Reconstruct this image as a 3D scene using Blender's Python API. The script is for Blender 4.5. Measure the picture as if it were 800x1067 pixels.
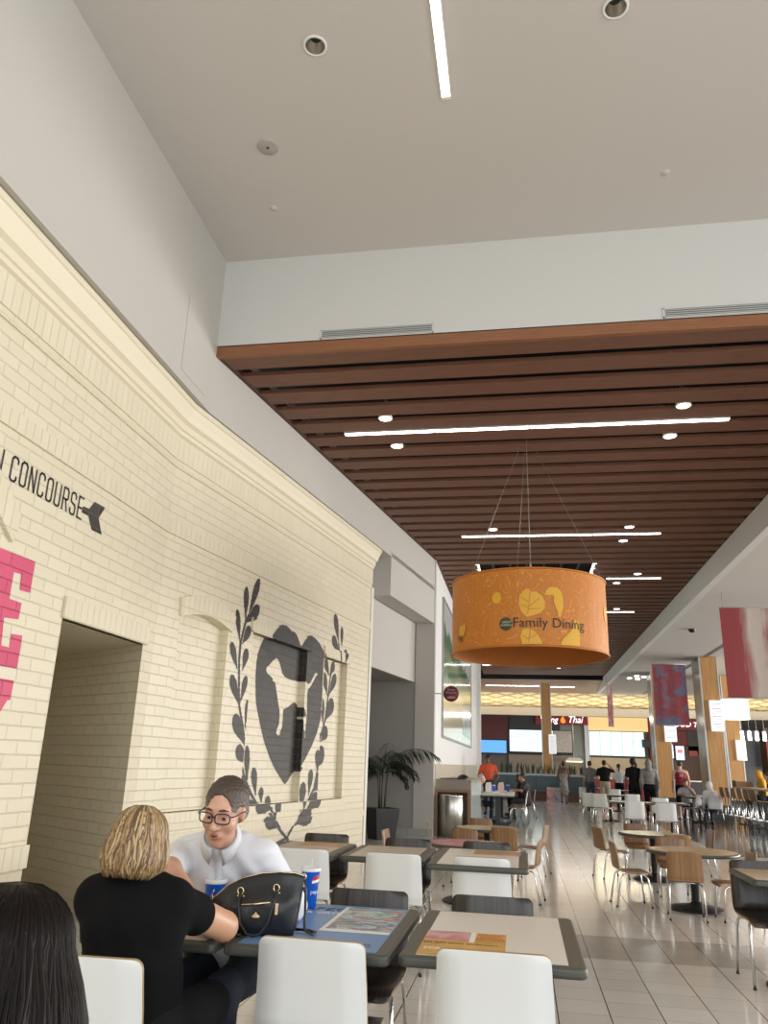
import bpy, math, random
import numpy as np
from mathutils import Vector, Matrix, Euler
for o in list(bpy.data.objects): bpy.data.objects.remove(o)
SC = bpy.context.scene
COL = SC.collection
R = math.radians
rnd = random.Random(7)

# ------------------------------------------------------------------ camera, world, exposure
cam_d = bpy.data.cameras.new('camera'); cam = bpy.data.objects.new('camera', cam_d); COL.objects.link(cam)
_p, _y, _r = 0.31146, -0.177643, 0.032349
F_ = Vector((math.sin(_y)*math.cos(_p), math.cos(_y)*math.cos(_p), math.sin(_p)))
R0 = Vector((math.cos(_y), -math.sin(_y), 0)); U0 = R0.cross(F_)
Rt = math.cos(_r)*R0 + math.sin(_r)*U0; Up = -math.sin(_r)*R0 + math.cos(_r)*U0
cam.matrix_world = Matrix(((Rt.x, Up.x, -F_.x, 0), (Rt.y, Up.y, -F_.y, 0), (Rt.z, Up.z, -F_.z, 1.45), (0, 0, 0, 1)))
cam_d.sensor_fit = 'HORIZONTAL'; cam_d.sensor_width = 36; cam_d.lens = 809.7/800*36
cam_d.clip_start = 0.05; cam_d.clip_end = 300
SC.camera = cam

world = bpy.data.worlds.new('daylight'); SC.world = world; world.use_nodes = True
_bg = world.node_tree.nodes['Background']
_bg.inputs[0].default_value = (0.93, 0.97, 1.0, 1); _bg.inputs[1].default_value = 0.9

vs = SC.view_settings
vs.view_transform = 'Standard'; vs.look = 'None'; vs.gamma = 1; vs.use_curve_mapping = False; vs.exposure = 0.12
SC.cycles.max_bounces = 8; SC.cycles.diffuse_bounces = 5; SC.cycles.glossy_bounces = 4
SC.cycles.caustics_reflective = False; SC.cycles.caustics_refractive = False
SC.cycles.sample_clamp_indirect = 4.0

def area(name, loc, rot, sx, sy, power, color=(1, 1, 1), spread=180):
    l = bpy.data.lights.new(name, 'AREA'); l.shape = 'RECTANGLE'; l.size = sx; l.size_y = sy
    l.energy = power; l.color = color; l.spread = R(spread)
    o = bpy.data.objects.new(name, l); COL.objects.link(o); o.location = loc; o.rotation_euler = rot
    return o
# daylight from the glazed facades behind and to the right of the seating
area('facade_daylight', (13.5, 1.0, 3.6), (0, R(90), 0), 6.5, 13, 560, (0.96, 0.98, 1.0))
area('concourse_daylight', (3.0, -5.8, 3.6), (R(90), 0, 0), 13, 6.5, 430, (0.93, 0.965, 1.0))
area('hall_daylight_fill', (21.5, 26, 2.4), (0, R(112), 0), 4.4, 30, 5600, (1.0, 0.97, 0.92))  # unseen source, tilted up and strengthened to brighten the right ceiling

# ------------------------------------------------------------------ materials
MATS = {}
def M(name, col, rough=0.6, metal=0.0, emit=None, estr=1.0, spec=0.5, build=None, trans=0.0):
    if name in MATS: return MATS[name]
    m = bpy.data.materials.new(name); m.use_nodes = True
    nt = m.node_tree; b = nt.nodes['Principled BSDF']
    b.inputs['Base Color'].default_value = (*col, 1); b.inputs['Roughness'].default_value = rough
    b.inputs['Metallic'].default_value = metal; b.inputs['Specular IOR Level'].default_value = spec
    if trans: b.inputs['Transmission Weight'].default_value = trans
    if emit: b.inputs['Emission Color'].default_value = (*emit, 1); b.inputs['Emission Strength'].default_value = estr
    if build: build(nt, b)
    MATS[name] = m
    return m
def N(nt, typ, **kw):
    n = nt.nodes.new(typ)
    for k, v in kw.items():
        if k.startswith('i_'):
            key = k[2:]; key = int(key) if key.isdigit() else key.replace('_', ' ')
            n.inputs[key].default_value = v
        else: setattr(n, k, v)
    return n
def ramp(nt, fac, stops):
    r = nt.nodes.new('ShaderNodeValToRGB'); e = r.color_ramp.elements
    while len(e) < len(stops): e.new(0.5)
    for k, (p, c) in enumerate(stops): e[k].position = p; e[k].color = (*c, 1)
    nt.links.new(fac, r.inputs[0]); return r
def math_(nt, op, a, b=None):
    n = nt.nodes.new('ShaderNodeMath'); n.operation = op
    for i, v in enumerate((a, b)):
        if v is None: continue
        if isinstance(v, (int, float)): n.inputs[i].default_value = v
        else: nt.links.new(v, n.inputs[i])
    return n.outputs[0]
def noisy(c1, c2, scale=(8, 8, 8), detail=3, lo=0.35, hi=0.65, bump=0.0, coord='Object', dist=0.01):
    def f(nt, b):
        tc = N(nt, 'ShaderNodeTexCoord'); mp = N(nt, 'ShaderNodeMapping'); mp.inputs['Scale'].default_value = scale
        nt.links.new(tc.outputs[coord], mp.inputs[0])
        no = N(nt, 'ShaderNodeTexNoise'); no.inputs['Scale'].default_value = 1; no.inputs['Detail'].default_value = detail
        nt.links.new(mp.outputs[0], no.inputs['Vector'])
        r = ramp(nt, no.outputs[0], [(lo, c1), (hi, c2)]); nt.links.new(r.outputs[0], b.inputs['Base Color'])
        if bump:
            bp = N(nt, 'ShaderNodeBump'); bp.inputs['Strength'].default_value = bump; bp.inputs['Distance'].default_value = dist
            nt.links.new(no.outputs[0], bp.inputs['Height']); nt.links.new(bp.outputs[0], b.inputs['Normal'])
    return f
def brick(bw, bh, offset, c1, c2, cm, mortar=0.006, dist=0.0045, rot=False):
    def f(nt, b):
        tc = N(nt, 'ShaderNodeTexCoord'); s = N(nt, 'ShaderNodeSeparateXYZ'); nt.links.new(tc.outputs['Object'], s.inputs[0])
        u = math_(nt, 'ADD', s.outputs[0], s.outputs[1])
        nw = N(nt, 'ShaderNodeTexNoise'); nw.inputs['Scale'].default_value = 5.0; nt.links.new(tc.outputs['Object'], nw.inputs['Vector'])
        z = math_(nt, 'ADD', s.outputs[2], math_(nt, 'MULTIPLY', nw.outputs[0], 0.006))
        cb = N(nt, 'ShaderNodeCombineXYZ'); nt.links.new(u, cb.inputs[0]); nt.links.new(z, cb.inputs[1])
        t = N(nt, 'ShaderNodeTexBrick'); t.offset = offset; nt.links.new(cb.outputs[0], t.inputs['Vector'])
        t.inputs['Scale'].default_value = 1; t.inputs['Brick Width'].default_value = bw; t.inputs['Row Height'].default_value = bh
        t.inputs['Mortar Size'].default_value = mortar; t.inputs['Mortar Smooth'].default_value = 0.6; t.inputs['Bias'].default_value = 0
        t.inputs['Color1'].default_value = (*c1, 1); t.inputs['Color2'].default_value = (*c2, 1); t.inputs['Mortar'].default_value = (*cm, 1)
        nt.links.new(t.outputs['Color'], b.inputs['Base Color'])
        n2 = N(nt, 'ShaderNodeTexNoise'); n2.inputs['Scale'].default_value = 60; n2.inputs['Detail'].default_value = 4; nt.links.new(tc.outputs['Object'], n2.inputs['Vector'])
        h = math_(nt, 'ADD', math_(nt, 'SUBTRACT', 1.0, t.outputs['Fac']), math_(nt, 'MULTIPLY', n2.outputs[0], 0.12))
        bp = N(nt, 'ShaderNodeBump'); bp.inputs['Strength'].default_value = 1.0; bp.inputs['Distance'].default_value = dist
        nt.links.new(h, bp.inputs['Height']); nt.links.new(bp.outputs[0], b.inputs['Normal'])
    return f
def wood(c1, c2, sx=3, sy=3, sz=40, bump=0.05):
    return noisy(c1, c2, (sx, sy, sz), 4, 0.3, 0.7, bump, 'Object', 0.002)
CRM = (0.70, 0.63, 0.47); CRM2 = (0.73, 0.66, 0.50); CRMm = (0.685, 0.615, 0.455)
m_brick = M('painted_brick', CRM, 0.45, build=brick(0.305, 0.1016, 0.5, CRM, CRM2, CRMm))
m_soldier = M('painted_soldier_brick', CRM, 0.45, build=brick(0.0995, 0.5, 0.0, CRM, CRM2, CRMm))
m_cream = M('cream_paint', CRM2, 0.5)
def paint(c1, c2):
    return noisy(c1, c2, (60, 60, 60), 3, 0.40, 0.72, 0.3, 'Object', 0.003)
def paint_brick(c1, c2, cm, bw=0.305, bh=0.1016, off=0.5):
    return brick(bw, bh, off, c1, c2, cm)
m_black = M('black_wall_paint', (0.02, 0.018, 0.016), 0.55, build=paint_brick((0.020, 0.017, 0.014), (0.042, 0.036, 0.030), (0.11, 0.095, 0.075)))
m_pink = M('pink_wall_paint', (0.62, 0.07, 0.16), 0.55, build=paint_brick((0.60, 0.065, 0.15), (0.66, 0.09, 0.18), (0.48, 0.05, 0.12)))
m_white = M('white_wall_paint', (0.60, 0.595, 0.565), 0.7)
m_ceil = M('ceiling_paint', (0.60, 0.565, 0.53), 0.85)
m_grey = M('warm_grey_paint', (0.49, 0.465, 0.425), 0.7)
m_alc = M('alcove_shade_grey', (0.30, 0.285, 0.26), 0.7)  # the shade deep in the alcove is put into this darker grey
m_slat = M('slat_wood', (0.15, 0.06, 0.032), 0.55, build=wood((0.135, 0.057, 0.032), (0.195, 0.084, 0.048), 3, 60, 60, 0.0))
m_fasc = M('fascia_wood', (0.25, 0.10, 0.045), 0.5, build=wood((0.215, 0.085, 0.036), (0.285, 0.120, 0.052), 3, 60, 60, 0.0))
m_dark = M('black_void_paint', (0.008, 0.008, 0.009), 0.9)
m_glow = M('lit_diffuser', (1, 1, 1), 0.4, emit=(1.0, 0.985, 0.95), estr=9)
m_glow2 = M('lit_lens', (1, 1, 1), 0.4, emit=(1.0, 0.98, 0.95), estr=6)
m_chrome = M('chrome', (0.72, 0.72, 0.72), 0.16, 1.0)
m_steel = M('brushed_steel', (0.62, 0.60, 0.56), 0.3, 1.0)
m_alu = M('satin_aluminium', (0.55, 0.55, 0.55), 0.4, 0.8)
m_blackp = M('black_plastic', (0.012, 0.012, 0.013), 0.4)
m_blackm = M('black_cast_metal', (0.015, 0.015, 0.016), 0.45, 0.0)
m_wp = M('white_plastic', (0.80, 0.80, 0.78), 0.4)

def floor_nodes(nt, b):
    tc = N(nt, 'ShaderNodeTexCoord'); s = N(nt, 'ShaderNodeSeparateXYZ'); nt.links.new(tc.outputs['Object'], s.inputs[0])
    TX, TY = 0.3203, 0.3075
    ux = math_(nt, 'DIVIDE', math_(nt, 'SUBTRACT', s.outputs[0], 0.502 - 40*TX), TX)
    uy = math_(nt, 'DIVIDE', math_(nt, 'SUBTRACT', s.outputs[1], 5.695 - 40*TY), TY)
    fx = math_(nt, 'FRACT', ux); fy = math_(nt, 'FRACT', uy)
    jx = math_(nt, 'LESS_THAN', math_(nt, 'ABSOLUTE', math_(nt, 'SUBTRACT', fx, 0.5)), 0.5 - 0.011)
    jy = math_(nt, 'LESS_THAN', math_(nt, 'ABSOLUTE', math_(nt, 'SUBTRACT', fy, 0.5)), 0.5 - 0.006)
    # random tint per tile
    cb = N(nt, 'ShaderNodeCombineXYZ'); nt.links.new(math_(nt, 'FLOOR', ux), cb.inputs[0]); nt.links.new(math_(nt, 'FLOOR', uy), cb.inputs[1])
    wn = N(nt, 'ShaderNodeTexWhiteNoise'); wn.noise_dimensions = '2D'; nt.links.new(cb.outputs[0], wn.inputs['Vector'])
    no = N(nt, 'ShaderNodeTexNoise'); no.inputs['Scale'].default_value = 90; no.inputs['Detail'].default_value = 5; nt.links.new(tc.outputs['Object'], no.inputs['Vector'])
    v = math_(nt, 'ADD', math_(nt, 'MULTIPLY', wn.outputs['Value'], 0.25), math_(nt, 'MULTIPLY', no.outputs[0], 0.75))
    light = ramp(nt, v, [(0.2, (0.60, 0.57, 0.52)), (0.8, (0.73, 0.70, 0.65))])
    grey = ramp(nt, v, [(0.2, (0.38, 0.355, 0.315)), (0.8, (0.48, 0.45, 0.405))])
    # grey bands three tiles deep, repeated along the hall
    by = math_(nt, 'FRACT', math_(nt, 'DIVIDE', math_(nt, 'SUBTRACT', s.outputs[1], 7.25 - 400*0.3075), 16*0.3075))
    band = math_(nt, 'LESS_THAN', by, 3.0/16)
    dark = math_(nt, 'GREATER_THAN', s.outputs[0], 3.7)
    dark = math_(nt, 'MULTIPLY', dark, math_(nt, 'GREATER_THAN', s.outputs[1], 16.4))
    band = math_(nt, 'MULTIPLY', band, math_(nt, 'LESS_THAN', s.outputs[1], 12.0))
    mx = N(nt, 'ShaderNodeMix', data_type='RGBA'); nt.links.new(band, mx.inputs[0]); nt.links.new(light.outputs[0], mx.inputs[6]); nt.links.new(grey.outputs[0], mx.inputs[7])
    dk = ramp(nt, v, [(0.2, (0.030, 0.028, 0.027)), (0.8, (0.06, 0.056, 0.052))])
    m1 = N(nt, 'ShaderNodeMix', data_type='RGBA'); nt.links.new(dark, m1.inputs[0]); nt.links.new(mx.outputs[2], m1.inputs[6]); nt.links.new(dk.outputs[0], m1.inputs[7])
    m2 = N(nt, 'ShaderNodeMix', data_type='RGBA'); nt.links.new(jy, m2.inputs[0]); m2.inputs[6].default_value = (0.20, 0.18, 0.155, 1); nt.links.new(m1.outputs[2], m2.inputs[7])
    m3 = N(nt, 'ShaderNodeMix', data_type='RGBA'); nt.links.new(jx, m3.inputs[0]); m3.inputs[6].default_value = (0.03, 0.027, 0.024, 1); nt.links.new(m2.outputs[2], m3.inputs[7])
    nt.links.new(m3.outputs[2], b.inputs['Base Color'])
m_floor = M('polished_tile', (0.6, 0.56, 0.5), 0.13, spec=0.65, build=floor_nodes)

# ------------------------------------------------------------------ geometry helper
class G:
    def __init__(s): s.v = []; s.f = []; s.m = []; s.s = []
    def add(s, vs, fs, mi=0, sm=False, mat=None):
        o = len(s.v)
        s.v += [tuple(mat @ Vector(p)) if mat is not None else tuple(p) for p in vs]
        for f in fs: s.f.append([o+i for i in f]); s.m.append(mi); s.s.append(sm)
        return s
    def quad(s, a, b, c, d, mi=0): return s.add([a, b, c, d], [(0, 1, 2, 3)], mi)
    def box(s, x0, x1, y0, y1, z0, z1, mi=0, mat=None):
        v = [(x, y, z) for z in (z0, z1) for y in (y0, y1) for x in (x0, x1)]
        return s.add(v, [(0, 2, 3, 1), (4, 5, 7, 6), (0, 1, 5, 4), (2, 6, 7, 3), (0, 4, 6, 2), (1, 3, 7, 5)], mi, False, mat)
    def prism(s, poly, a0, a1, axis='z', mi=0, mat=None, sm=False):
        n = len(poly)
        def P(p, a): return (p[0], p[1], a) if axis == 'z' else (p[0], a, p[1]) if axis == 'y' else (a, p[0], p[1])
        v = [P(p, a0) for p in poly] + [P(p, a1) for p in poly]
        s.add(v, [tuple(range(n))[::-1], tuple(range(n, 2*n))], mi, False, mat)
        o = len(s.v) - 2*n
        for i in range(n):
            j = (i+1) % n; s.f.append([o+i, o+j, o+n+j, o+n+i]); s.m.append(mi); s.s.append(sm)
        return s
    def tube(s, pts, r, n=8, mi=0, mat=None, cap=True):
        pts = [Vector(p) for p in pts]; rs = r if isinstance(r, (list, tuple)) else [r]*len(pts)
        v = []; up = None
        for i, p in enumerate(pts):
            t = (pts[min(i+1, len(pts)-1)] - pts[max(i-1, 0)]).normalized()
            if up is None: up = Vector((0, 0, 1)) if abs(t.z) < 0.9 else Vector((1, 0, 0))
            a = t.cross(up); 
            if a.length < 1e-5: a = t.cross(Vector((0, 1, 0)))
            a.normalize(); b = a.cross(t).normalized(); up = b
            for k in range(n):
                q = 2*math.pi*k/n; v.append(p + (a*math.cos(q) + b*math.sin(q))*rs[i])
        f = []
        for i in range(len(pts)-1):
            for k in range(n):
                k2 = (k+1) % n; f.append((i*n+k, i*n+k2, (i+1)*n+k2, (i+1)*n+k))
        if cap: f.append(tuple(range(n))[::-1]); f.append(tuple(range((len(pts)-1)*n, len(pts)*n)))
        return s.add(v, f, mi, True, mat)
    def lathe(s, prof, n=24, mi=0, c=(0, 0, 0), mat=None, sm=True):
        v = []; f = []; k0 = len(prof)
        for r, z in prof:
            for k in range(n):
                q = 2*math.pi*k/n; v.append((c[0]+r*math.cos(q), c[1]+r*math.sin(q), c[2]+z))
        for i in range(k0-1):
            for k in range(n):
                k2 = (k+1) % n; f.append((i*n+k, i*n+k2, (i+1)*n+k2, (i+1)*n+k))
        return s.add(v, f, mi, sm, mat)
    def disc(s, r, z, n=24, mi=0, c=(0, 0, 0), mat=None, flip=False):
        v = [(c[0]+r*math.cos(2*math.pi*k/n), c[1]+r*math.sin(2*math.pi*k/n), c[2]+z) for k in range(n)]
        return s.add(v, [tuple(range(n))[::-1] if flip else tuple(range(n))], mi, False, mat)
    def build(s, name, mats, parent=None, loc=None, rz=None):
        me = bpy.data.meshes.new(name); me.from_pydata(s.v, [], s.f)
        for m in (mats if isinstance(mats, (list, tuple)) else [mats]): me.materials.append(m)
        me.polygons.foreach_set('material_index', s.m); me.polygons.foreach_set('use_smooth', s.s); me.update()
        o = bpy.data.objects.new(name, me); COL.objects.link(o)
        if parent: o.parent = parent
        if loc is not None: o.location = loc
        if rz is not None: o.rotation_euler = (0, 0, rz)
        return o
def struct(o): o['kind'] = 'structure'; return o
def tag(o, label, cat, group=None):
    o['label'] = label; o['category'] = cat
    if group: o['group'] = group
    return o
def thing(name, label, cat, loc=(0, 0, 0), rz=0, group=None):
    o = bpy.data.objects.new(name, None); COL.objects.link(o); o.empty_display_size = 0.1
    o.location = loc; o.rotation_euler = (0, 0, rz)
    return tag(o, label, cat, group)
def dup(root, loc, rz, label, group=None):
    r = root.copy(); COL.objects.link(r); r.location = loc; r.rotation_euler = (0, 0, rz); r['label'] = label
    if group: r['group'] = group
    for ch in list(root.children):
        c = ch.copy(); COL.objects.link(c); c.parent = r
        for g in list(ch.children):
            d = g.copy(); COL.objects.link(d); d.parent = c
    return r
def bev(o, w, seg=2):
    m = o.modifiers.new('bevel', 'BEVEL'); m.width = w; m.segments = seg; m.limit_method = 'ANGLE'; return o
def text(name, s, size, mat, loc, rot, parent=None, xs=1.0, ext=0.001, align='CENTER', shear=0):
    cu = bpy.data.curves.new(name, 'FONT'); cu.body = s; cu.size = size; cu.extrude = ext; cu.align_x = align; cu.align_y = 'CENTER'; cu.shear = shear
    cu.resolution_u = 3
    t = bpy.data.objects.new(name, cu); COL.objects.link(t)
    bpy.context.view_layer.update()
    me = bpy.data.meshes.new_from_object(t.evaluated_get(bpy.context.evaluated_depsgraph_get()))
    bpy.data.objects.remove(t); bpy.data.curves.remove(cu)
    me.name = name; me.materials.clear(); me.materials.append(mat)
    o = bpy.data.objects.new(name, me); COL.objects.link(o); o.location = loc; o.rotation_euler = rot; o.scale = (xs, 1, 1)
    if parent: o.parent = parent
    return o
def pip(poly, X, Y):
    X = np.asarray(X); Y = np.asarray(Y); ins = np.zeros(X.shape, bool); n = len(poly)
    for i in range(n):
        x0, y0 = poly[i]; x1, y1 = poly[(i+1) % n]
        if y0 == y1: continue
        c = ((y0 > Y) != (y1 > Y)) & (X < (x1-x0)*(Y-y0)/(y1-y0)+x0); ins ^= c
    return ins
# ------------------------------------------------------------------ the room
A2 = R(9.2); SA, CA, TA = math.sin(A2), math.cos(A2), math.tan(A2)
WX, WY = -3.685, 7.456                      # where the two brick walls meet
SX = -3.454                                 # plane of the painted wall above the brick
def strip_x(y): return SX if y < 7.7 else min(SX + (y-7.7)*TA, -1.87)
struct(G().box(-8, 26, -6.2, 62, -0.05, 0).build('floor', m_floor))
HOLES = [(-1.606, 4.894), (0.869, 4.894)]
g = G(); hw = 0.14
xs_ = sorted([-4.2, 14] + [x+s*hw for x, y in HOLES for s in (-1, 1)]); ys_ = sorted([-6.2, 7.9] + [y+s*hw for x, y in HOLES[:1] for s in (-1, 1)])
for a, b in zip(xs_[:-1], xs_[1:]):
    for c, d in zip(ys_[:-1], ys_[1:]):
        mx_, my_ = (a+b)/2, (c+d)/2
        if any(abs(mx_-x) < hw and abs(my_-y) < hw+.02 for x, y in HOLES): continue
        g.quad((a, c, 7.25), (a, d, 7.25), (b, d, 7.25), (b, c, 7.25))
for x, y in HOLES:
    y0_, y1_ = ys_[1], ys_[2]
    rim = [(x+0.095*math.cos(2*math.pi*k/32), y+0.095*math.sin(2*math.pi*k/32), 7.25) for k in range(32)]
    def onsq(a):
        cx, sy = math.cos(a), math.sin(a); m = max(abs(cx), abs(sy)); px, py = cx/m*hw+x, sy/m*hw+y
        return (px, min(max(py, y0_), y1_), 7.25)
    sq = [onsq(2*math.pi*k/32) for k in range(32)]
    g.add(rim+sq, [(k, (k+1) % 32, 32+(k+1) % 32, 32+k) for k in range(32)])
g.box(-4.2, 14, -6.2, 7.9, 7.5, 7.55)
struct(g.build('ceiling', m_ceil))
# white wall over the slatted ceiling
struct(G().box(SX-0.3, 14, 7.7, 7.8, 6.07, 7.3).build('wall_front', m_white))
# painted wall above the brick: straight, then following the second brick wall
g = G()
y_e = 17.42
pts = [(SX, -6.2), (SX, 7.7), (strip_x(14.27), 14.27), (strip_x(y_e), y_e)]
for (a, b), top in zip(zip(pts[:-1], pts[1:]), (7.3, 6.3, 6.3)):
    g.quad((a[0], a[1], 5.215), (b[0], b[1], 5.215), (b[0], b[1], top), (a[0], a[1], top))
    g.quad((a[0], a[1], 5.215), (b[0], b[1], 5.215), (b[0]-0.9, b[1], 5.215), (a[0]-0.9, a[1], 5.215))
struct(g.build('wall_upper', m_grey))
# deep beam over the alcove, its pillar, and the alcove
g = G()
b0 = (strip_x(14.27), 14.27); b1 = (strip_x(17.38), 17.38); th = 0.385
P4 = [b0, b1, (b1[0]-th*CA, b1[1]+th*SA), (b0[0]-th*CA, b0[1]+th*SA)]
g.prism(P4, 4.463, 5.30, 'z')
struct(g.build('trim_1', m_grey))
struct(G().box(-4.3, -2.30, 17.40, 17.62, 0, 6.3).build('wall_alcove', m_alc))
struct(G().box(-2.295, -1.87, 17.385, 17.62, 0, 6.3).build('trim_22', m_grey))
g = G()
# cream wall over the alcove opening
c0 = (-2.80, 14.33); c1 = (-2.315, 17.40)
g.prism([c0, c1, (c1[0]-0.1, c1[1]), (c0[0]-0.1, c0[1])], 3.16, 5.2, 'z')
struct(g.build('wall_over_alcove', m_grey))
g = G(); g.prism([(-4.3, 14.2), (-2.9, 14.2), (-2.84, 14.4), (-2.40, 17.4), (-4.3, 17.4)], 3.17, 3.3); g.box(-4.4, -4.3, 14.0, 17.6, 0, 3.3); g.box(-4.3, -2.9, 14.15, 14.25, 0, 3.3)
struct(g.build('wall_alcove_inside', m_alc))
m_btile = M('base_tile', (0.33, 0.34, 0.31), 0.3)
g = G()
for k in range(9): g.box(-4.25+k*0.262, -4.25+k*0.262+0.256, 17.375, 17.40, 0, 0.155)
struct(g.build('baseboard_alcove', m_btile))
# mural wall past the pillar
struct(G().box(-2.1, -1.87, 17.62, 34.5, 0, 6.3).box(-2.1, -1.72, 34.5, 35.0, 0, 6.3).build('wall_left', M('bright_white_wall', (0.80, 0.79, 0.78), 0.5)))
m_tilew = M('wainscot_tile', (0.62, 0.58, 0.47), 0.3)
g = G()
for k in range(34): g.box(-1.87, -1.845, 17.64+k*0.49, 17.64+k*0.49+0.475, 1.0, 1.45)
struct(g.build('trim_2', m_tilew))

# ---- brick walls: local x runs along the wall, local y into it, local z up
def cut_wall(u0, u1, z0, z1, holes, depth, recess=True):
    g = G(); us = sorted({u0, u1, *[h[0] for h in holes], *[h[1] for h in holes]}); zs = sorted({z0, z1, *[h[2] for h in holes], *[h[3] for h in holes]})
    for a, b in zip(us[:-1], us[1:]):
        for c, d in zip(zs[:-1], zs[1:]):
            mu, mz = (a+b)/2, (c+d)/2
            if any(h[0] < mu < h[1] and h[2] < mz < h[3] for h in holes): continue
            g.quad((a, 0, c), (b, 0, c), (b, 0, d), (a, 0, d))
    if recess:
        for h in holes:
            a, b, c, d = h; D = depth
            g.quad((a, D, c), (b, D, c), (b, D, d), (a, D, d)); g.quad((a, 0, c), (a, D, c), (a, D, d), (a, 0, d))
            g.quad((b, D, c), (b, 0, c), (b, 0, d), (b, D, d)); g.quad((a, 0, c), (b, 0, c), (b, D, c), (a, D, c)); g.quad((a, 0, d), (a, D, d), (b, D, d), (b, 0, d))
    return g
W1 = dict(loc=(WX, WY, 0), rz=R(90)); W2 = dict(loc=(WX, WY, 0), rz=R(90)-A2)
DU0, DU1, DZ = -1.666, -0.222, 2.49
g = cut_wall(-13.6, 0, 0, 5.2, [(DU0, DU1, 0, DZ)], 0, False)
# splayed passage behind the doorway
sx_, sy_ = 0.545, 0.839
L_ = 3.0
g.quad((DU1, 0, 0), (DU1+sx_*L_, sy_*L_, 0), (DU1+sx_*L_, sy_*L_, DZ+.01), (DU1, 0, DZ+.01))
g.quad((DU0, 0, 0), (DU0, 0.35, 0), (DU0, 0.35, DZ+.01), (DU0, 0, DZ+.01))
g.quad((DU0, 0.35, 0), (DU0-0.6, 3.0, 0), (DU0-0.6, 3.0, DZ+.01), (DU0, 0.35, DZ+.01))
g.quad((DU0-0.6, 3.0, 0), (DU1+sx_*L_, sy_*L_, 0), (DU1+sx_*L_, sy_*L_, DZ+.01), (DU0-0.6, 3.0, DZ+.01))
struct(g.build('wall_left_brick', m_brick, **W1))
struct(G().add([(DU0, 0, DZ), (DU1, 0, DZ), (DU1+sx_*L_, sy_*L_, DZ), (DU0-0.6, 3, DZ)], [(0, 1, 2, 3)]).build('ceiling_passage', m_cream, **W1))
ND = 0.105
NZ0, NZ1 = 0.89, 2.98
NICHES = [(0.42, 1.46, NZ0, 3.0), (2.08, 3.766, NZ0, NZ1), (4.41, 5.375, NZ0, NZ1)]
UE = 6.42
g = cut_wall(0, UE, 0, 5.2, NICHES, ND)
g.quad((UE, 0, 0), (UE, 0.5, 0), (UE, 0.5, 5.2), (UE, 0, 5.2))
struct(g.build('wall_left_brick_far', m_brick, **W2))
struct(G().box(UE-0.03, UE+0.07, -0.02, 0.5, 0, 4.5).build('trim_3', M('post_white', (0.75, 0.73, 0.68), 0.5), **W2))
# cornice swept along both walls (mitred where they meet)
prof = [(0, 4.83), (-0.03, 4.85), (-0.035, 4.89), (-0.055, 4.90), (-0.06, 4.97), (-0.10, 5.00), (-0.12, 5.06), (-0.16, 5.14), (-0.175, 5.15), (-0.175, 5.205), (0.02, 5.205)]
def sweep(g, prof, u0, u1, m0=0, m1=0, mi=0):
    v = []; n = len(prof)
    for (y, z) in prof: v.append((u0 - y*m0, y, z))
    for (y, z) in prof: v.append((u1 - y*m1, y, z))
    g.add(v, [(i, i+1, n+i+1, n+i) for i in range(n-1)] , mi)
    return g
mt = math.tan(A2/2)
struct(sweep(G(), prof, -13.6, 0, 0, -mt).build('trim_4', m_cream, **W1))
struct(sweep(G(), prof, 0, UE, mt, 0).build('trim_5', m_cream, **W2))
def bands(sections, name, w, u0, u1, m0, m1):
    g = G()
    for z0, z1, p in sections: sweep(g, [(0.002, z0), (-p, z0), (-p, z1), (0.002, z1)], u0, u1, m0, m1)
    struct(g.build(name, m_soldier, **w))
SEC = [(4.56, 4.82, 0.014), (4.47, 4.50, 0.016), (3.72, 3.865, 0.022)]
bands(SEC, 'trim_6', W1, -13.6, 0, 0, -mt)
bands(SEC, 'trim_7', W2, 0, UE, mt, 0)
bands([(0.62, 0.78, 0.03)], 'trim_8', W1, -13.6, DU0, 0, 0)
bands([(0.59, 0.68, 0.02)], 'trim_9', W2, 0, UE, mt, 0)
g = G()
for z0, z1, p in ((0.62, 0.78, 0.02),):
    g.add([(DU1+sx_*t - sy_*p*0, sy_*t-0.02, z) for t in (0.05, 2.9) for z in (z0, z1)], [(0, 2, 3, 1)])
struct(g.build('trim_10', m_soldier, **W1))
# lintel over the doorway, end of the arch further left
struct(bev(G().box(DU0-0.02, DU1+0.05, -0.035, 0.05, DZ, DZ+0.185).build('trim_11', m_soldier, **W1), 0.004))
g = G()
arc = [(-2.46-0.02, 2.90), (-2.50, 2.91)]
inner = [(-2.495 - 2.2*t, 2.905 + 0.62*math.sin(t*math.pi)*0.9) for t in np.linspace(0, 1, 14)]
outer = [(-2.437 - 2.32*t, 3.108 + 0.66*math.sin(t*math.pi)*0.9) for t in np.linspace(0, 1, 14)]
g.prism(inner + outer[::-1], -0.035, 0.02, 'y')
struct(g.build('trim_12', m_soldier, **W1))
# niche lintels and the common sill
g = G(); n = 12
lo = [(0.40 + 1.12*k/n, 2.885 + 0.10*math.sin(math.pi*k/n)) for k in range(n+1)]
up_ = [(0.37 + 1.20*k/n, 3.085 + 0.12*math.sin(math.pi*k/n)) for k in range(n+1)]
g.prism(lo + up_[::-1], -0.03, ND-0.002, 'y')
struct(g.build('trim_13', m_soldier, **W2))
struct(bev(G().box(2.0, 3.86, -0.03, 0.05, NZ1, NZ1+0.185).build('trim_14', m_soldier, **W2), 0.004))
struct(bev(G().box(4.36, 5.45, -0.03, 0.05, NZ1, NZ1+0.165).build('trim_15', m_soldier, **W2), 0.004))
struct(bev(G().box(0.36, 5.42, -0.05, 0.06, 0.79, 0.89).build('trim_16', m_soldier, **W2), 0.004))
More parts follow.
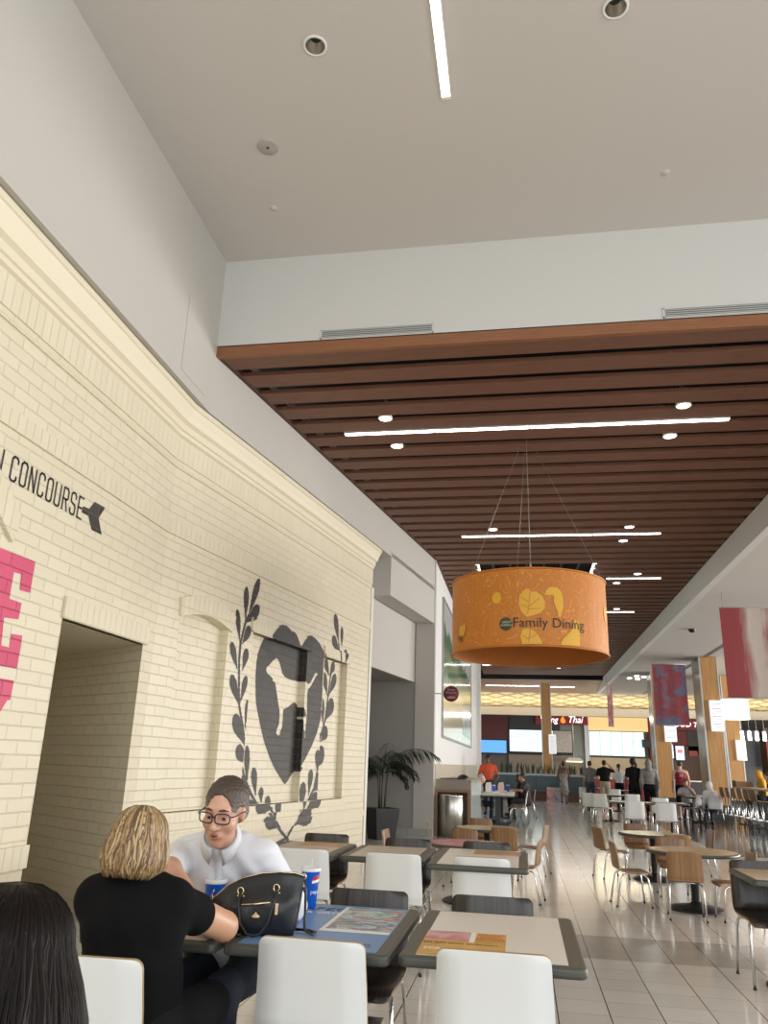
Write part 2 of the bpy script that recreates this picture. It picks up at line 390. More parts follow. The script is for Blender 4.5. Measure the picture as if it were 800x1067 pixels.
# access hatch in the painted wall
h = G().box(SX+0.0005, SX+0.006, 6.85, 7.5, 5.33, 6.25).build('access_hatch', m_grey)
tag(bev(h, 0.004), 'flush painted access hatch low in the grey upper wall', 'hatch')

# ---- murals painted on the brick
HEART= [(3.458, 3.001), (3.366, 3.082), (3.288, 3.142), (3.145, 3.192), (3.008, 3.224), (2.895, 3.217), (2.774, 3.183), (2.675, 3.122), (2.581, 3.044), (2.545, 2.995), (2.573, 2.983), (2.49, 2.87), (2.438, 2.755), (2.416, 2.633), (2.418, 2.502), (2.443, 2.348), (2.479, 2.183), (2.483, 2.161), (2.537, 2.049), (2.625, 1.913), (2.722, 1.763), (2.833, 1.626), (2.994, 1.462), (3.168, 1.32), (3.357, 1.202), (3.48, 1.128), (3.529, 1.124), (3.587, 1.16), (3.675, 1.227), (3.797, 1.308), (3.843, 1.347), (3.768, 1.355), (3.924, 1.478), (4.115, 1.652), (4.274, 1.846), (4.365, 2.012), (4.402, 2.164), (4.381, 2.173), (4.387, 2.354), (4.378, 2.612), (4.37, 2.874), (4.405, 3.003), (4.312, 3.084), (4.164, 3.156), (4.002, 3.206), (3.848, 3.219), (3.723, 3.189), (3.606, 3.118), (3.513, 3.031)]
DOG= [(2.701, 2.581), (2.71, 2.615), (2.793, 2.659), (2.875, 2.717), (2.946, 2.761), (3.008, 2.769), (3.077, 2.736), (3.136, 2.666), (3.196, 2.589), (3.285, 2.549), (3.437, 2.53), (3.609, 2.526), (3.811, 2.528), (3.862, 2.5), (3.946, 2.553), (4.011, 2.619), (4.076, 2.686), (4.151, 2.702), (4.185, 2.683), (4.121, 2.646), (4.054, 2.579), (3.956, 2.487), (3.856, 2.419), (3.849, 2.339), (3.869, 2.138), (3.867, 1.984), (3.863, 1.842), (3.866, 1.75), (3.84, 1.747), (3.832, 1.843), (3.797, 1.853), (3.759, 2.035), (3.856, 2.051), (3.79, 2.136), (3.727, 2.203), (3.654, 2.229), (3.588, 2.213), (3.463, 2.155), (3.313, 2.109), (3.311, 1.979), (3.307, 1.869), (3.258, 1.813), (3.25, 1.765), (3.189, 1.754), (3.131, 1.781), (3.145, 1.835), (3.196, 1.904), (3.2, 2.013), (3.174, 2.134), (3.181, 2.089), (3.115, 2.207), (3.055, 2.325), (3.001, 2.429), (2.965, 2.456), (2.91, 2.454), (2.914, 2.486), (2.833, 2.514), (2.738, 2.538)]
LEFTL= [(1.907, 3.164, 2.124, 3.694, 0.14), (1.844, 3.078, 1.8, 3.518, 0.127), (1.848, 3.054, 2.186, 3.332, 0.162), (1.753, 2.804, 1.614, 3.191, 0.116), (1.811, 2.788, 1.982, 3.032, 0.14), (1.752, 2.467, 1.543, 2.775, 0.129), (1.876, 2.469, 1.953, 2.753, 0.137), (1.876, 2.052, 1.604, 2.393, 0.15), (1.893, 2.089, 1.993, 2.423, 0.123), (2.06, 1.782, 2.069, 2.141, 0.081), (2.067, 1.607, 1.759, 1.934, 0.194), (2.156, 1.528, 2.145, 1.91, 0.14), (2.183, 1.378, 1.89, 1.568, 0.177), (2.422, 1.123, 2.344, 1.599, 0.136), (2.685, 0.983, 2.558, 1.335, 0.148), (2.853, 0.894, 2.805, 1.093, 0.126), (2.888, 0.845, 2.408, 0.876, 0.164), (3.078, 0.645, 3.008, 0.986, 0.168), (3.201, 0.601, 2.748, 0.692, 0.152), (2.518, 1.022, 2.207, 1.178, 0.237)]
RIGHTL= [(4.949, 3.265, 4.73, 3.707, 0.179), (5.084, 3.209, 5.056, 3.55, 0.123), (4.993, 3.12, 4.668, 3.326, 0.174), (5.217, 2.979, 5.293, 3.209, 0.144), (4.869, 2.733, 4.667, 2.966, 0.16), (4.891, 2.754, 5.064, 2.96, 0.159), (4.837, 2.421, 4.647, 2.763, 0.169), (4.907, 2.445, 5.154, 2.783, 0.181), (4.731, 1.97, 4.639, 2.369, 0.149), (4.815, 2.045, 5.09, 2.378, 0.241), (4.576, 1.757, 4.497, 2.151, 0.136), (4.679, 1.724, 4.904, 1.93, 0.212), (4.472, 1.536, 4.395, 1.841, 0.066), (4.419, 1.338, 4.82, 1.607, 0.27), (4.356, 1.285, 4.349, 1.596, 0.196), (4.279, 1.024, 4.531, 1.213, 0.267), (4.087, 0.96, 4.144, 1.323, 0.17), (3.964, 0.763, 4.45, 0.95, 0.211), (3.839, 0.752, 3.906, 1.15, 0.205), (3.717, 0.603, 4.228, 0.752, 0.279)]
STEML= [(1.907, 3.164), (1.838, 3.039), (1.776, 2.82), (1.769, 2.649), (1.776, 2.565), (1.835, 2.214), (1.878, 2.041), (2.005, 1.814), (2.073, 1.642), (2.177, 1.413), (2.192, 1.408), (2.387, 1.176), (2.575, 0.997), (2.914, 0.772), (3.174, 0.591), (3.45, 0.445), (3.516, 0.416)]
STEMR= [(4.949, 3.265), (5.035, 2.994), (4.92, 2.72), (4.866, 2.387), (4.794, 2.026), (4.748, 1.95), (4.586, 1.684), (4.387, 1.391), (4.274, 1.059), (3.981, 0.795), (3.714, 0.628), (3.659, 0.599), (3.45, 0.445), (3.036, 0.38)]
E1= [(4.88, 2.834), (5.305, 2.844), (5.309, 2.6), (5.181, 2.595), (5.17, 2.712), (5.076, 2.707), (5.08, 2.508), (5.229, 2.505), (5.225, 2.381), (5.058, 2.365), (5.084, 2.167), (5.179, 2.165), (5.171, 2.265), (5.305, 2.273), (5.309, 2.029), (5.115, 2.023)]
E2= [(5.14, 1.937), (5.297, 1.94), (5.295, 1.8), (5.26, 1.795), (5.204, 1.715)]
ARROW= [(5.996, 3.567), (6.179, 3.572), (6.097, 3.447), (6.188, 3.318), (6.014, 3.313), (5.933, 3.417), (5.824, 3.413), (5.828, 3.471), (5.928, 3.48)]

def raster(test, u0, u1, z0, z1, du, dz, place):
    g = G(); us = np.arange(u0, u1, du)+du/2
    for z in np.arange(z0, z1, dz):
        ins = test(us, np.full(us.shape, z+dz/2)); k = 0
        while k < len(us):
            if ins[k]:
                j = k
                while j < len(us) and ins[j]: j += 1
                place(g, us[k]-du/2, us[j-1]+du/2, z, z+dz); k = j
            else: k += 1
    return g
EPS = 0.004
LINT = [(2.0, 3.86, NZ1, NZ1+0.185), (4.36, 5.45, NZ1, NZ1+0.165)]
SILL = (0.36, 5.42, 0.79, 0.89)
def wall_paint(test, u0, u1, z0, z1, name, parent, du=0.012, dz=0.0085):
    def inr(U, Z, r, m=0): return (U > r[0]-m) & (U < r[1]+m) & (Z > r[2]-m) & (Z < r[3]+m)
    def layer(U, Z):
        l = np.zeros(U.shape, int)
        for n_ in NICHES: l[inr(U, Z, n_)] = 1
        for n_ in LINT: l[inr(U, Z, n_)] = 2
        l[inr(U, Z, SILL)] = 3
        l[(Z > 0.59) & (Z < 0.68)] = 4
        return l
    out = G()
    for lay, yy in ((0, -EPS), (1, ND-EPS), (2, -0.03-EPS), (3, -0.05-EPS), (4, -0.02-EPS)):
        g = raster(lambda U, Z: test(U, Z) & (layer(U, Z) == lay), u0, u1, z0, z1, du, dz,
                   lambda g, a, b, c, d, yy=yy: g.quad((a, yy, c), (b, yy, c), (b, yy, d), (a, yy, d)))
        out.add(g.v, g.f)
    for n_ in NICHES:                         # the far reveals take paint too
        zz = np.arange(n_[2], n_[3], dz); ins = test(np.full(zz.shape, n_[1]-0.001), zz+dz/2)
        for z, i in zip(zz, ins):
            if i: out.quad((n_[1]-EPS, ND, z), (n_[1]-EPS, -EPS, z), (n_[1]-EPS, -EPS, z+dz), (n_[1]-EPS, ND, z+dz))
    for n_ in LINT:                           # underside of the lintels
        uu = np.arange(n_[0], n_[1], du); ins = test(uu+du/2, np.full(uu.shape, n_[2]))
        for u, i in zip(uu, ins):
            if i: out.quad((u, -0.03-EPS, n_[2]-EPS), (u+du, -0.03-EPS, n_[2]-EPS), (u+du, ND, n_[2]-EPS), (u, ND, n_[2]-EPS))
    return out.build(name, m_black, parent)
def leaf_poly(L):
    bu, bz, tu, tz, w = L; d = np.array([tu-bu, tz-bz]); l = np.hypot(*d); d /= l; n = np.array([-d[1], d[0]]); w *= 0.52
    T = [0, .1, .25, .42, .58, .72, .84, .93, .98, 1.0]; Wd = [.06, .16, .40, .72, .94, 1.0, .88, .62, .34, 0]
    a = [np.array([bu, bz]) + d*l*t + n*w*q for t, q in zip(T, Wd)]; b = [np.array([bu, bz]) + d*l*t - n*w*q for t, q in zip(T, Wd)]
    return [tuple(p) for p in a + b[::-1][1:]]
def branch(leaves, stem, w=0.022):
    P = [leaf_poly(l) for l in leaves]
    for (a, b), (c, d) in zip(stem[:-1], stem[1:]):
        t = np.array([c-a, d-b]); l = np.hypot(*t)
        if l < 1e-4: continue
        n = np.array([-t[1], t[0]])/l*w; e = t/l*0.01
        P.append([(a+n[0]-e[0], b+n[1]-e[1]), (c+n[0]+e[0], d+n[1]+e[1]), (c-n[0]+e[0], d-n[1]+e[1]), (a-n[0]-e[0], b-n[1]-e[1])])
    def test(U, Z):
        r = np.zeros(U.shape, bool)
        for p in P: r |= pip(p, U, Z)
        return r
    return test
mural = thing('heart_mural', 'black painted heart with cream dog silhouette between laurel branches on cream brick', 'mural', (WX, WY, 0), R(90)-A2)
wall_paint(lambda U, Z: pip(HEART, U, Z) & ~pip(DOG, U, Z), 2.3, 4.5, 1.05, 3.3, 'heart', mural)
wall_paint(branch(LEFTL, STEML), 1.4, 3.6, 0.35, 3.75, 'laurel_branch', mural)
wall_paint(branch(RIGHTL, STEMR), 3.0, 5.5, 0.35, 3.75, 'laurel_branch', mural)
# lettering on the first wall; its world y becomes local x
def plane_poly(polys, name, mat, parent, y=-EPS):
    g = G()
    for p in polys:
        from mathutils.geometry import tessellate_polygon
        t = tessellate_polygon([[Vector((a, b, 0)) for a, b in p]])
        g.add([(a, y, b) for a, b in p], [tuple(q) for q in t])
    return g.build(name, mat, parent)
sign = thing('concourse_lettering', 'black condensed CONCOURSE lettering with arrow tail painted on cream brick', 'wall lettering', (WX, WY, 0), R(90))
plane_poly([[(y-WY, z) for y, z in ARROW]], 'arrow', m_black, sign)
def ribbon(pts, w):
    out = []
    for (a, b), (c, d) in zip(pts[:-1], pts[1:]):
        t = np.array([c-a, d-b], float); l = np.hypot(*t); n = np.array([-t[1], t[0]])/l*w/2; e = t/l*w*0.28
        out.append([(a+n[0]-e[0], b+n[1]-e[1]), (c+n[0]+e[0], d+n[1]+e[1]), (c-n[0]+e[0], d-n[1]+e[1]), (a-n[0]-e[0], b-n[1]-e[1])])
    return out
LET = {'N': [[(0, 0), (0, 1), (1, 0), (1, 1)]], 'C': [[(1, .78), (1, .9), (.75, 1), (.25, 1), (0, .9), (0, .1), (.25, 0), (.75, 0), (1, .1), (1, .22)]],
       'O': [[(.25, 1), (.75, 1), (1, .9), (1, .1), (.75, 0), (.25, 0), (0, .1), (0, .9), (.25, 1)]],
       'U': [[(0, 1), (0, .1), (.25, 0), (.75, 0), (1, .1), (1, 1)]], 'R': [[(0, 0), (0, 1), (.75, 1), (1, .9), (1, .58), (.75, .5), (0, .5)], [(.5, .5), (1, 0)]],
       'S': [[(1, .76), (1, .9), (.75, 1), (.25, 1), (0, .9), (0, .62), (.2, .53), (.8, .47), (1, .38), (1, .1), (.75, 0), (.25, 0), (0, .1), (0, .24)]],
       'E': [[(1, 1), (0, 1), (0, 0), (1, 0)], [(0, .5), (.8, .5)]], 'I': [[(.5, 0), (.5, 1)]], 'A': [[(0, 0), (.5, 1), (1, 0)], [(.2, .35), (.8, .35)]], 'M': [[(0, 0), (0, 1), (.5, .3), (1, 1), (1, 0)]]}
y0 = 4.835
for k, ch in enumerate('CONCOURSE'):
    yy = y0 + k*0.1155; ww = 0.07
    polys = []
    for st in LET[ch]: polys += ribbon([(yy+a*ww-WY, 3.352+b*0.185) for a, b in st], 0.018)
    plane_poly(polys, 'letter', m_black, sign)
for k, ch in enumerate('MAIN'):
    yy = 4.655 - (3-k)*0.1155; polys = []
    for st in LET[ch]: polys += ribbon([(yy+a*0.07-WY, 3.352+b*0.185) for a, b in st], 0.018)
    plane_poly(polys, 'letter', m_black, sign)
pk = thing('pink_lettering', 'tall pink block letters painted on cream brick left of doorway', 'wall lettering', (WX, WY, 0), R(90))
e1 = [(4.62, 2.834), (5.305, 2.844)] + [tuple(p) for p in E1[2:-1]] + [(4.62, 2.02)]
plane_poly([[(a-WY, b) for a, b in e1]], 'letter', m_pink, pk)
e2 = [(4.70, 1.937), (5.297, 1.94)] + [tuple(p) for p in E2[2:]] + [(5.10, 1.55), (5.10, 1.12), (4.80, 1.12), (4.80, 1.70), (4.70, 1.715)]
plane_poly([[(a-WY, b) for a, b in e2]], 'letter', m_pink, pk)

# ---- ceilings and fixtures of the front hall
for x, y, lab in ((-1.606, 4.894, 'recessed round downlight in white ceiling near the left wall'), (0.869, 4.894, 'recessed round downlight in white ceiling right of the long light')):
    t = thing('recessed_downlight', lab, 'ceiling light', (x, y, 7.25), 0, 'round downlights of the front ceiling')
    G().lathe([(0.083, 0.0), (0.105, 0.0), (0.105, -0.006), (0.083, -0.008), (0.083, 0)], 28).build('trim_ring', m_wp, t)
    G().lathe([(0.083, -0.004), (0.073, 0.05), (0.05, 0.088)], 28).build('reflector', m_steel, t)
    G().disc(0.052, 0.088, 20).build('lamp', M('lamp_dim', (0.05, 0.05, 0.05), 0.3), t)
sp = G().lathe([(0.001, -0.012), (0.09, -0.012), (0.105, -0.006), (0.107, 0.0)], 28).lathe([(0.001, -0.016), (0.014, -0.015), (0.014, -0.01)], 12, 1).build('ceiling_speaker', [M('speaker_grille', (0.42, 0.40, 0.36), 0.7), m_blackp], None, (-2.362, 5.945, 7.25))
tag(sp, 'round grey perforated ceiling speaker left of the long light', 'speaker')
for x, y, lab in ((-2.577, 6.826, 'small flat concealed sprinkler cap on ceiling near the left corner'), (1.568, 6.831, 'small flat concealed sprinkler cap on ceiling right of centre')):
    tag(G().lathe([(0.001, -0.006), (0.042, -0.005), (0.045, 0)], 20).build('sprinkler_cap', m_ceil, None, (x, y, 7.25)), lab, 'sprinkler', 'sprinkler caps of the front ceiling')
t = thing('linear_light', 'long slim white linear light recessed in front ceiling', 'ceiling light', (-0.55, 4.2, 7.25))
G().box(-0.045, 0.045, -1.7, 1.40, -0.012, 0.0).build('housing', m_wp, t)
G().box(-0.036, 0.036, -1.69, 1.36, -0.016, -0.012).build('diffuser', m_glow, t)
for x0, x1, lab in ((-2.2, -0.88, 'white linear slot air vent above wooden fascia at left'), (1.6, 3.4, 'white linear slot air vent above wooden fascia at right')):
    t = thing('slot_vent', lab, 'air vent', ((x0+x1)/2, 7.7, 6.148), 0, 'slot vents of the white wall'); w = (x1-x0)/2
    G().box(-w, w, -0.012, 0, -0.058, -0.048).box(-w, w, -0.012, 0, 0.048, 0.058).box(-w, -w+0.02, -0.012, 0, -0.058, 0.058).box(w-0.02, w, -0.012, 0, -0.058, 0.058).build('frame', m_white, t)
    G().box(-w+.02, w-.02, -0.003, 0, -0.048, 0.048).build('backing', M('vent_back', (0.10, 0.10, 0.10), 0.8), t)
    for k in range(4): G().box(-w+.02, w-.02, -0.012, -0.003, -0.042+k*0.024, -0.029+k*0.024).build('blade', M('vent_grey', (0.40, 0.41, 0.40), 0.5), t)

# ---- slatted wooden ceiling
g = G()
SL0, PIT, SW, SH = 7.99, 0.4925, 0.31, 0.055
SLZ = 5.95
yk = SL0 + 0.24
OPEN = (-0.95, 1.77, 17.75, 20.3)
while yk < 41.2:
    xl = strip_x(yk) if yk < 17.4 else -1.87
    segs = [(xl+0.005, 4.17)]
    if OPEN[2] < yk+SW/2 < OPEN[3]: segs = [(xl+.005, OPEN[0]), (OPEN[1], 4.17)]
    for a, b in segs: g.box(a, b, yk, yk+SW, SLZ, SLZ+SH)
    yk += PIT
struct(g.build('ceiling_slats', m_slat))
g = G(); g.box(SX, 9, 7.7, 7.76, SLZ-0.012, 6.085)
struct(bev(g.build('trim_17', m_fasc), 0.003))
struct(G().box(SX+0.01, 9, 7.76, 8.045, SLZ-0.004, SLZ+0.055).build('trim_18', m_slat))
# dark side rail of the slat field along the wall
g = G()
for (a, b) in (((SX, 7.75), (-1.885, 17.4)), ((-1.87, 17.65), (-1.87, 41.2))):
    g.add([(a[0], a[1], SLZ-0.01), (a[0]+0.05, a[1], SLZ-0.01), (b[0]+0.05, b[1], SLZ-0.01), (b[0], b[1], SLZ-0.01), (a[0], a[1], SLZ+0.2), (a[0]+0.05, a[1], SLZ+0.2), (b[0]+0.05, b[1], SLZ+0.2), (b[0], b[1], SLZ+0.2)],
          [(0, 1, 2, 3), (1, 5, 6, 2), (4, 7, 6, 5), (0, 4, 5, 1), (3, 2, 6, 7)])
struct(g.build('trim_19', M('dark_rail', (0.07, 0.03, 0.018), 0.6)))
struct(G().box(-4.5, 9, 7.8, 42.1, 6.45, 6.5).box(-4.5, 4.2, 42.0, 42.1, 5.82, 6.5).build('ceiling_deck', m_dark))
# right bulkhead and lower ceiling
struct(G().box(4.181, 4.34, 7.8, 46, 5.95, 6.5).build('trim_23', m_dark))
struct(G().box(6.55, 6.70, 26.5, 45.5, 5.452, 5.462).build('trim_24', M('slot_grey', (0.16, 0.15, 0.14), 0.6)))
struct(G().box(4.18, 4.34, 7.8, 46, 5.45, 5.95).build('trim_20', M('bulkhead_white', (0.72, 0.72, 0.71), 0.5)))
g = G(); g.box(4.34, 24, 7.8, 46, 5.46, 5.56)
struct(g.build('ceiling_right', m_ceil))
# light fittings let into the slats
def strip_light(x0, x1, y, lab, n=3, z=SLZ-0.004, w=0.034, grp='linear lights between the slats'):
    t = thing('slat_light', lab, 'ceiling light', ((x0+x1)/2, y, z), 0, grp); L = (x1-x0)/n
    G().box((x0-x1)/2, (x1-x0)/2, -w-0.006, w+0.006, 0.004, 0.07).build('housing', m_wp, t)
    for s in (-1, 1): G().tube([(s*(x1-x0)*.4, 0, .07), (s*(x1-x0)*.4, 0, .503)], 0.008, 6).build('hanger', m_alu, t)
    for k in range(n): G().box((x0-x1)/2+k*L+0.012, (x0-x1)/2+(k+1)*L-0.012, -w, w, -0.004, 0.004).build('tube', m_glow, t)
def slat_y(y): k = round((y-(SL0+0.24)+ (PIT-SW)/2)/PIT); return SL0+0.24+k*PIT-(PIT-SW)/2
strip_light(-2.43, 2.83, slat_y(10.0), 'long bright linear light nearest in the slatted ceiling', 4)
strip_light(-1.14, 2.82, slat_y(15.35), 'long bright linear light in the slats above the orange drum', 3)
strip_light(2.15, 3.45, slat_y(19.35), 'short linear light in slats right of the drum, nearer', 1)
strip_light(1.9, 3.4, slat_y(24.0), 'short linear light in slats right of the drum, further', 1)
strip_light(1.3, 2.6, slat_y(34.0), 'faint linear light in slats just right below the drum', 1)
strip_light(-1.75, 0.79, slat_y(37.2), 'linear light in slats behind the drum, far left', 2)
def downlight(x, y, lab):
    t = thing('slat_downlight', lab, 'ceiling light', (x, y, SLZ-0.004), 0, 'round downlights between the slats')
    G().lathe([(0.088, 0.05), (0.1, -0.004), (0.085, -0.006), (0.082, 0.0)], 20).build('trim_ring', m_wp, t)
    G().disc(0.084, -0.002, 20, flip=True).build('lens', m_glow2, t); G().tube([(0, 0, .05), (0, 0, .503)], 0.03, 8).build('can', m_alu, t)
for x, y, lab in ((-1.75, 9.5, 'round downlight just behind left half of nearest linear light'), (-1.74, 10.47, 'round downlight in front of left half of nearest linear light'),
                  (2.15, 9.5, 'round downlight in front of right end of nearest linear light'), (2.15, 10.47, 'round downlight just behind right end of nearest linear light'),
                  (-0.48, 14.85, 'round downlight before the second linear light, left of the drum wires'), (2.15, 14.85, 'round downlight before the second linear light at right'),
                  (2.15, 15.87, 'round downlight behind the second linear light at right'), (2.83, 18.85, 'round downlight before the short linear light right of drum'),
                  (2.45, 19.9, 'round downlight behind the short linear light right of drum'), (2.83, 23.5, 'round downlight far right of drum near the further short light'), (1.8, 38.0, 'tiny round downlight in slats at far end')):
    downlight(x, slat_y(y), lab)
# open bay in the slats with its lit edges
t = thing('ceiling_bay', 'open dark ceiling bay with white lit edges behind the orange drum', 'ceiling bay', ((OPEN[0]+OPEN[1])/2, (OPEN[2]+OPEN[3])/2, SLZ))
hx, hy = (OPEN[1]-OPEN[0])/2, (OPEN[3]-OPEN[2])/2
for s in (-1, 1): G().box(s*hx-0.035, s*hx+0.035, -hy, hy, 0.03, 0.10).build('side_light', M('bay_glow', (1, 1, 1), .4, emit=(1, .98, .95), estr=2.0), t)
for k in range(4): G().box(-hx+0.1+k*(hx*2-.15)/4, -hx+(k+1)*(hx*2-.15)/4, -hy+1.35, -hy+1.41, 0.36, 0.38).build('light_bar', MATS['bay_glow'], t)
for k in range(6): G().box(-hx+0.3+k*0.42, -hx+0.36+k*0.42, -hy, hy, 0.3, 0.4).build('joist', m_blackm, t)
# ------------------------------------------------------------------ chairs and tables
def stripes(c1, c2, s, axis=0, rough=0.4):
    sc = [2, 2, 2]; sc[axis] = s
    return noisy(c1, c2, tuple(sc), 2, 0.35, 0.65)
m_wenge = M('wenge_laminate', (0.03, 0.024, 0.020), 0.32, build=stripes((0.020, 0.016, 0.014), (0.055, 0.044, 0.037), 160))
m_lamw = M('white_laminate', (0.78, 0.795, 0.785), 0.35)
m_ply = M('ply_edge', (0.42, 0.28, 0.14), 0.5)
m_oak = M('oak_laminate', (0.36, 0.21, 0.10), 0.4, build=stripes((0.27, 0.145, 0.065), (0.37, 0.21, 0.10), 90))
m_oakd = M('oak_laminate_dark', (0.24, 0.125, 0.06), 0.35, build=stripes((0.20, 0.105, 0.05), (0.29, 0.155, 0.075), 90))  # darker oak tone for chair fronts and bar stools
def shell(rows, r_top=0.03, r_bot=0.0, th=0.013):
    """rows: (y, z, width) down the centre line; returns a bent plywood panel with materials 0 back, 1 front, 2 edge"""
    P = [Vector((0, a, b)) for a, b, w in rows]; n = len(P); L = [0]
    for i in range(1, n): L.append(L[-1] + (P[i]-P[i-1]).length)
    out = []
    for i in range(n):
        t = (P[min(i+1, n-1)] - P[max(i-1, 0)]).normalized(); nr = Vector((0, t.z, -t.y)) * -1   # towards the sitter
        out.append((P[i], nr, L[i], rows[i][2]))
    # refine the ends for rounded corners
    def sample(s):
        for i in range(n-1):
            if L[i] <= s <= L[i+1] + 1e-9:
                k = (s-L[i])/(L[i+1]-L[i]); return out[i][0].lerp(out[i+1][0], k), out[i][1].lerp(out[i+1][1], k).normalized(), out[i][3]*(1-k)+out[i+1][3]*k
        return out[-1][0], out[-1][1], out[-1][3]
    S = sorted(set([0] + ([r_top*q for q in (.08, .3, .6, 1)] if r_top else []) + L + ([L[-1]-r_bot*q for q in (1, .6, .3, .08)] if r_bot else [])))
    S = [s for s in S if 0 <= s <= L[-1]]
    NX = 5; g = G(); vv = []
    for s in S:
        p, nr, w = sample(s); ins = 0
        if r_top and s < r_top: ins = r_top - math.sqrt(max(0, r_top**2-(r_top-s)**2))
        if r_bot and L[-1]-s < r_bot: q = L[-1]-s; ins = r_bot - math.sqrt(max(0, r_bot**2-(r_bot-q)**2))
        h = w/2-ins
        for sd in (0, 1):
            for k in range(NX): x = -h + 2*h*k/(NX-1); vv.append(p + Vector((x, 0, 0)) + nr*(th*sd))
    f0, f1, fe = [], [], []; m = len(S)
    for i in range(m-1):
        a = i*2*NX; b = (i+1)*2*NX
        for k in range(NX-1):
            f0.append((a+k, b+k, b+k+1, a+k+1)); f1.append((a+NX+k, a+NX+k+1, b+NX+k+1, b+NX+k))
        fe.append((a, a+NX, b+NX, b)); fe.append((a+NX-1, b+NX-1, b+2*NX-1, a+2*NX-1))
    for i, fl in ((0, 1), (m-1, 0)):
        a = i*2*NX
        for k in range(NX-1): fe.append((a+k, a+k+1, a+NX+k+1, a+NX+k))
    o = 0
    g.v = [tuple(p) for p in vv]
    for fs, mi, sm in ((f0, 0, True), (f1, 1, True), (fe, 2, False)):
        for f in fs: g.f.append(list(f)); g.m.append(mi); g.s.append(sm)
    return g
def make_chair(name, label, back, front, edge, s, loc, rz, group):
    t = thing(name, label, 'chair', loc, rz, group)
    S = lambda rows: [(a*s, b*s, w*s) for a, b, w in rows]
    shell(S([(-.262, .80, .415), (-.248, .73, .42), (-.232, .65, .427), (-.221, .57, .433), (-.218, .52, .436), (-.212, .48, .436), (-.192, .452, .434)]), 0.03*s).build('backrest', [back, front, edge], t)
    shell(S([(-.192, .452, .434), (-.165, .438, .432), (-.10, .431, .43), (0, .428, .425), (.12, .433, .42), (.18, .431, .415), (.212, .418, .41), (.226, .398, .405)]), 0, 0.04*s).build('seat', [back, front, edge], t)
    for sx in (-1, 1):
        for pts in ([(.14, .0, .418), (.175, .08, .416), (.193, .135, .405), (.2, .165, .375), (.204, .178, .32), (.215, .205, .008)],
                    [(.14, -.02, .418), (.175, -.10, .416), (.193, -.155, .405), (.2, -.185, .375), (.204, -.198, .32), (.215, -.262, .008)]):
            lg = G().tube([(sx*x*s, y*s, z*s) for x, y, z in pts], 0.0105*min(1, s*1.05), 8).build('leg', m_chrome, t)
            x, y, z = pts[-1]; G().lathe([(0.001, 0), (0.013, 0), (0.013, 0.014), (0.001, 0.016)], 8, 0, (sx*x*s, y*s, 0)).build('foot_cap', m_blackp, lg)
    g = G()
    for y in (-.06, .07): g.tube([(-.15*s, y*s, .419*s), (.15*s, y*s, .419*s)], 0.0095*s, 6)
    g.build('seat_frame', m_chrome, t)
    return t
CH = make_chair('cafe_chair', 'white-backed cafe chair pushed under poster table, nearest left of centre', m_lamw, m_wenge, m_ply, 1, (-0.80, 3.48, 0), R(-1), 'white-backed cafe chairs')
bm = G().add([(.2, -.2, .6)]*3, [])
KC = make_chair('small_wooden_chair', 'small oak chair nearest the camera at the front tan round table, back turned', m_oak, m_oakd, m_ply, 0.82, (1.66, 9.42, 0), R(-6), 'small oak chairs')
WG = 'white-backed cafe chairs'; KG = 'small oak chairs'
PI_ = math.pi
def ch(x, y, deg, lab): return dup(CH, (x, y, 0), R(deg), lab, WG)
def kc(x, y, deg, lab): return dup(KC, (x, y, 0), R(deg), lab, KG)
ch(-0.12, 3.49, 0, 'white-backed cafe chair pushed under cream table, nearest the camera at right')
ch(-1.475, 2.985, 3, 'white-backed chair with a chipped edge behind the woman in black')
ch(-0.82, 4.24, 179, 'chair with dark wenge front at far side of the poster table')
ch(-0.17, 4.26, 180, 'chair with dark wenge front at far side of the cream table with flyer')
ch(-1.75, 4.25, 182, 'chair under the seated man in the white shirt')
# second row
ch(-0.31, 6.56, -1, 'white-backed chair at near side of the second row table on the right')
ch(-0.97, 6.53, 0, 'white-backed chair at middle table of the second row')
ch(-1.68, 6.54, 0, 'white-backed chair at left table of second row, behind the seated man')
ch(-0.33, 7.3, 180, 'dark-fronted chair at far side of second row table on the right')
ch(-1.03, 7.27, 180, 'dark-fronted chair at far side of the middle second row table')
ch(-1.80, 7.36, 181, 'dark-fronted chair at far side of left second row table, by the mural')
# right edge
ch(1.80, 6.82, 180, 'dark wenge chair tucked under the square table at right edge')
# white chairs further down the hall
for x, y, d, lab in ((2.40, 19.2, 4, 'white chair with back to camera at long tables, left one of the nearest pair'), (3.02, 18.8, -3, 'white chair with back to camera at long tables, right one of the nearest pair'),
                     (3.43, 22.3, 4, 'white chair standing just behind the nearest right white chair'), (3.04, 24.6, 5, 'white chair half hidden behind middle tables, below the black-dressed man'),
                     (1.97, 24.4, -38, 'white chair turned sideways at left end of the middle tables'), (2.2, 24.0, -25, 'white chair beside the sideways chair at middle tables'),
                     (2.3, 31.6, -10, 'white chair beside the walking woman in the patterned dress'), (3.15, 30.0, 0, 'white chair below the man in the black shirt'),
                     (5.0, 26.2, 55, 'white chair right of the man in the red tank top'), (5.55, 26.0, 10, 'white chair by the wooden column, under the person in white')):
    ch(x, y, d, lab)
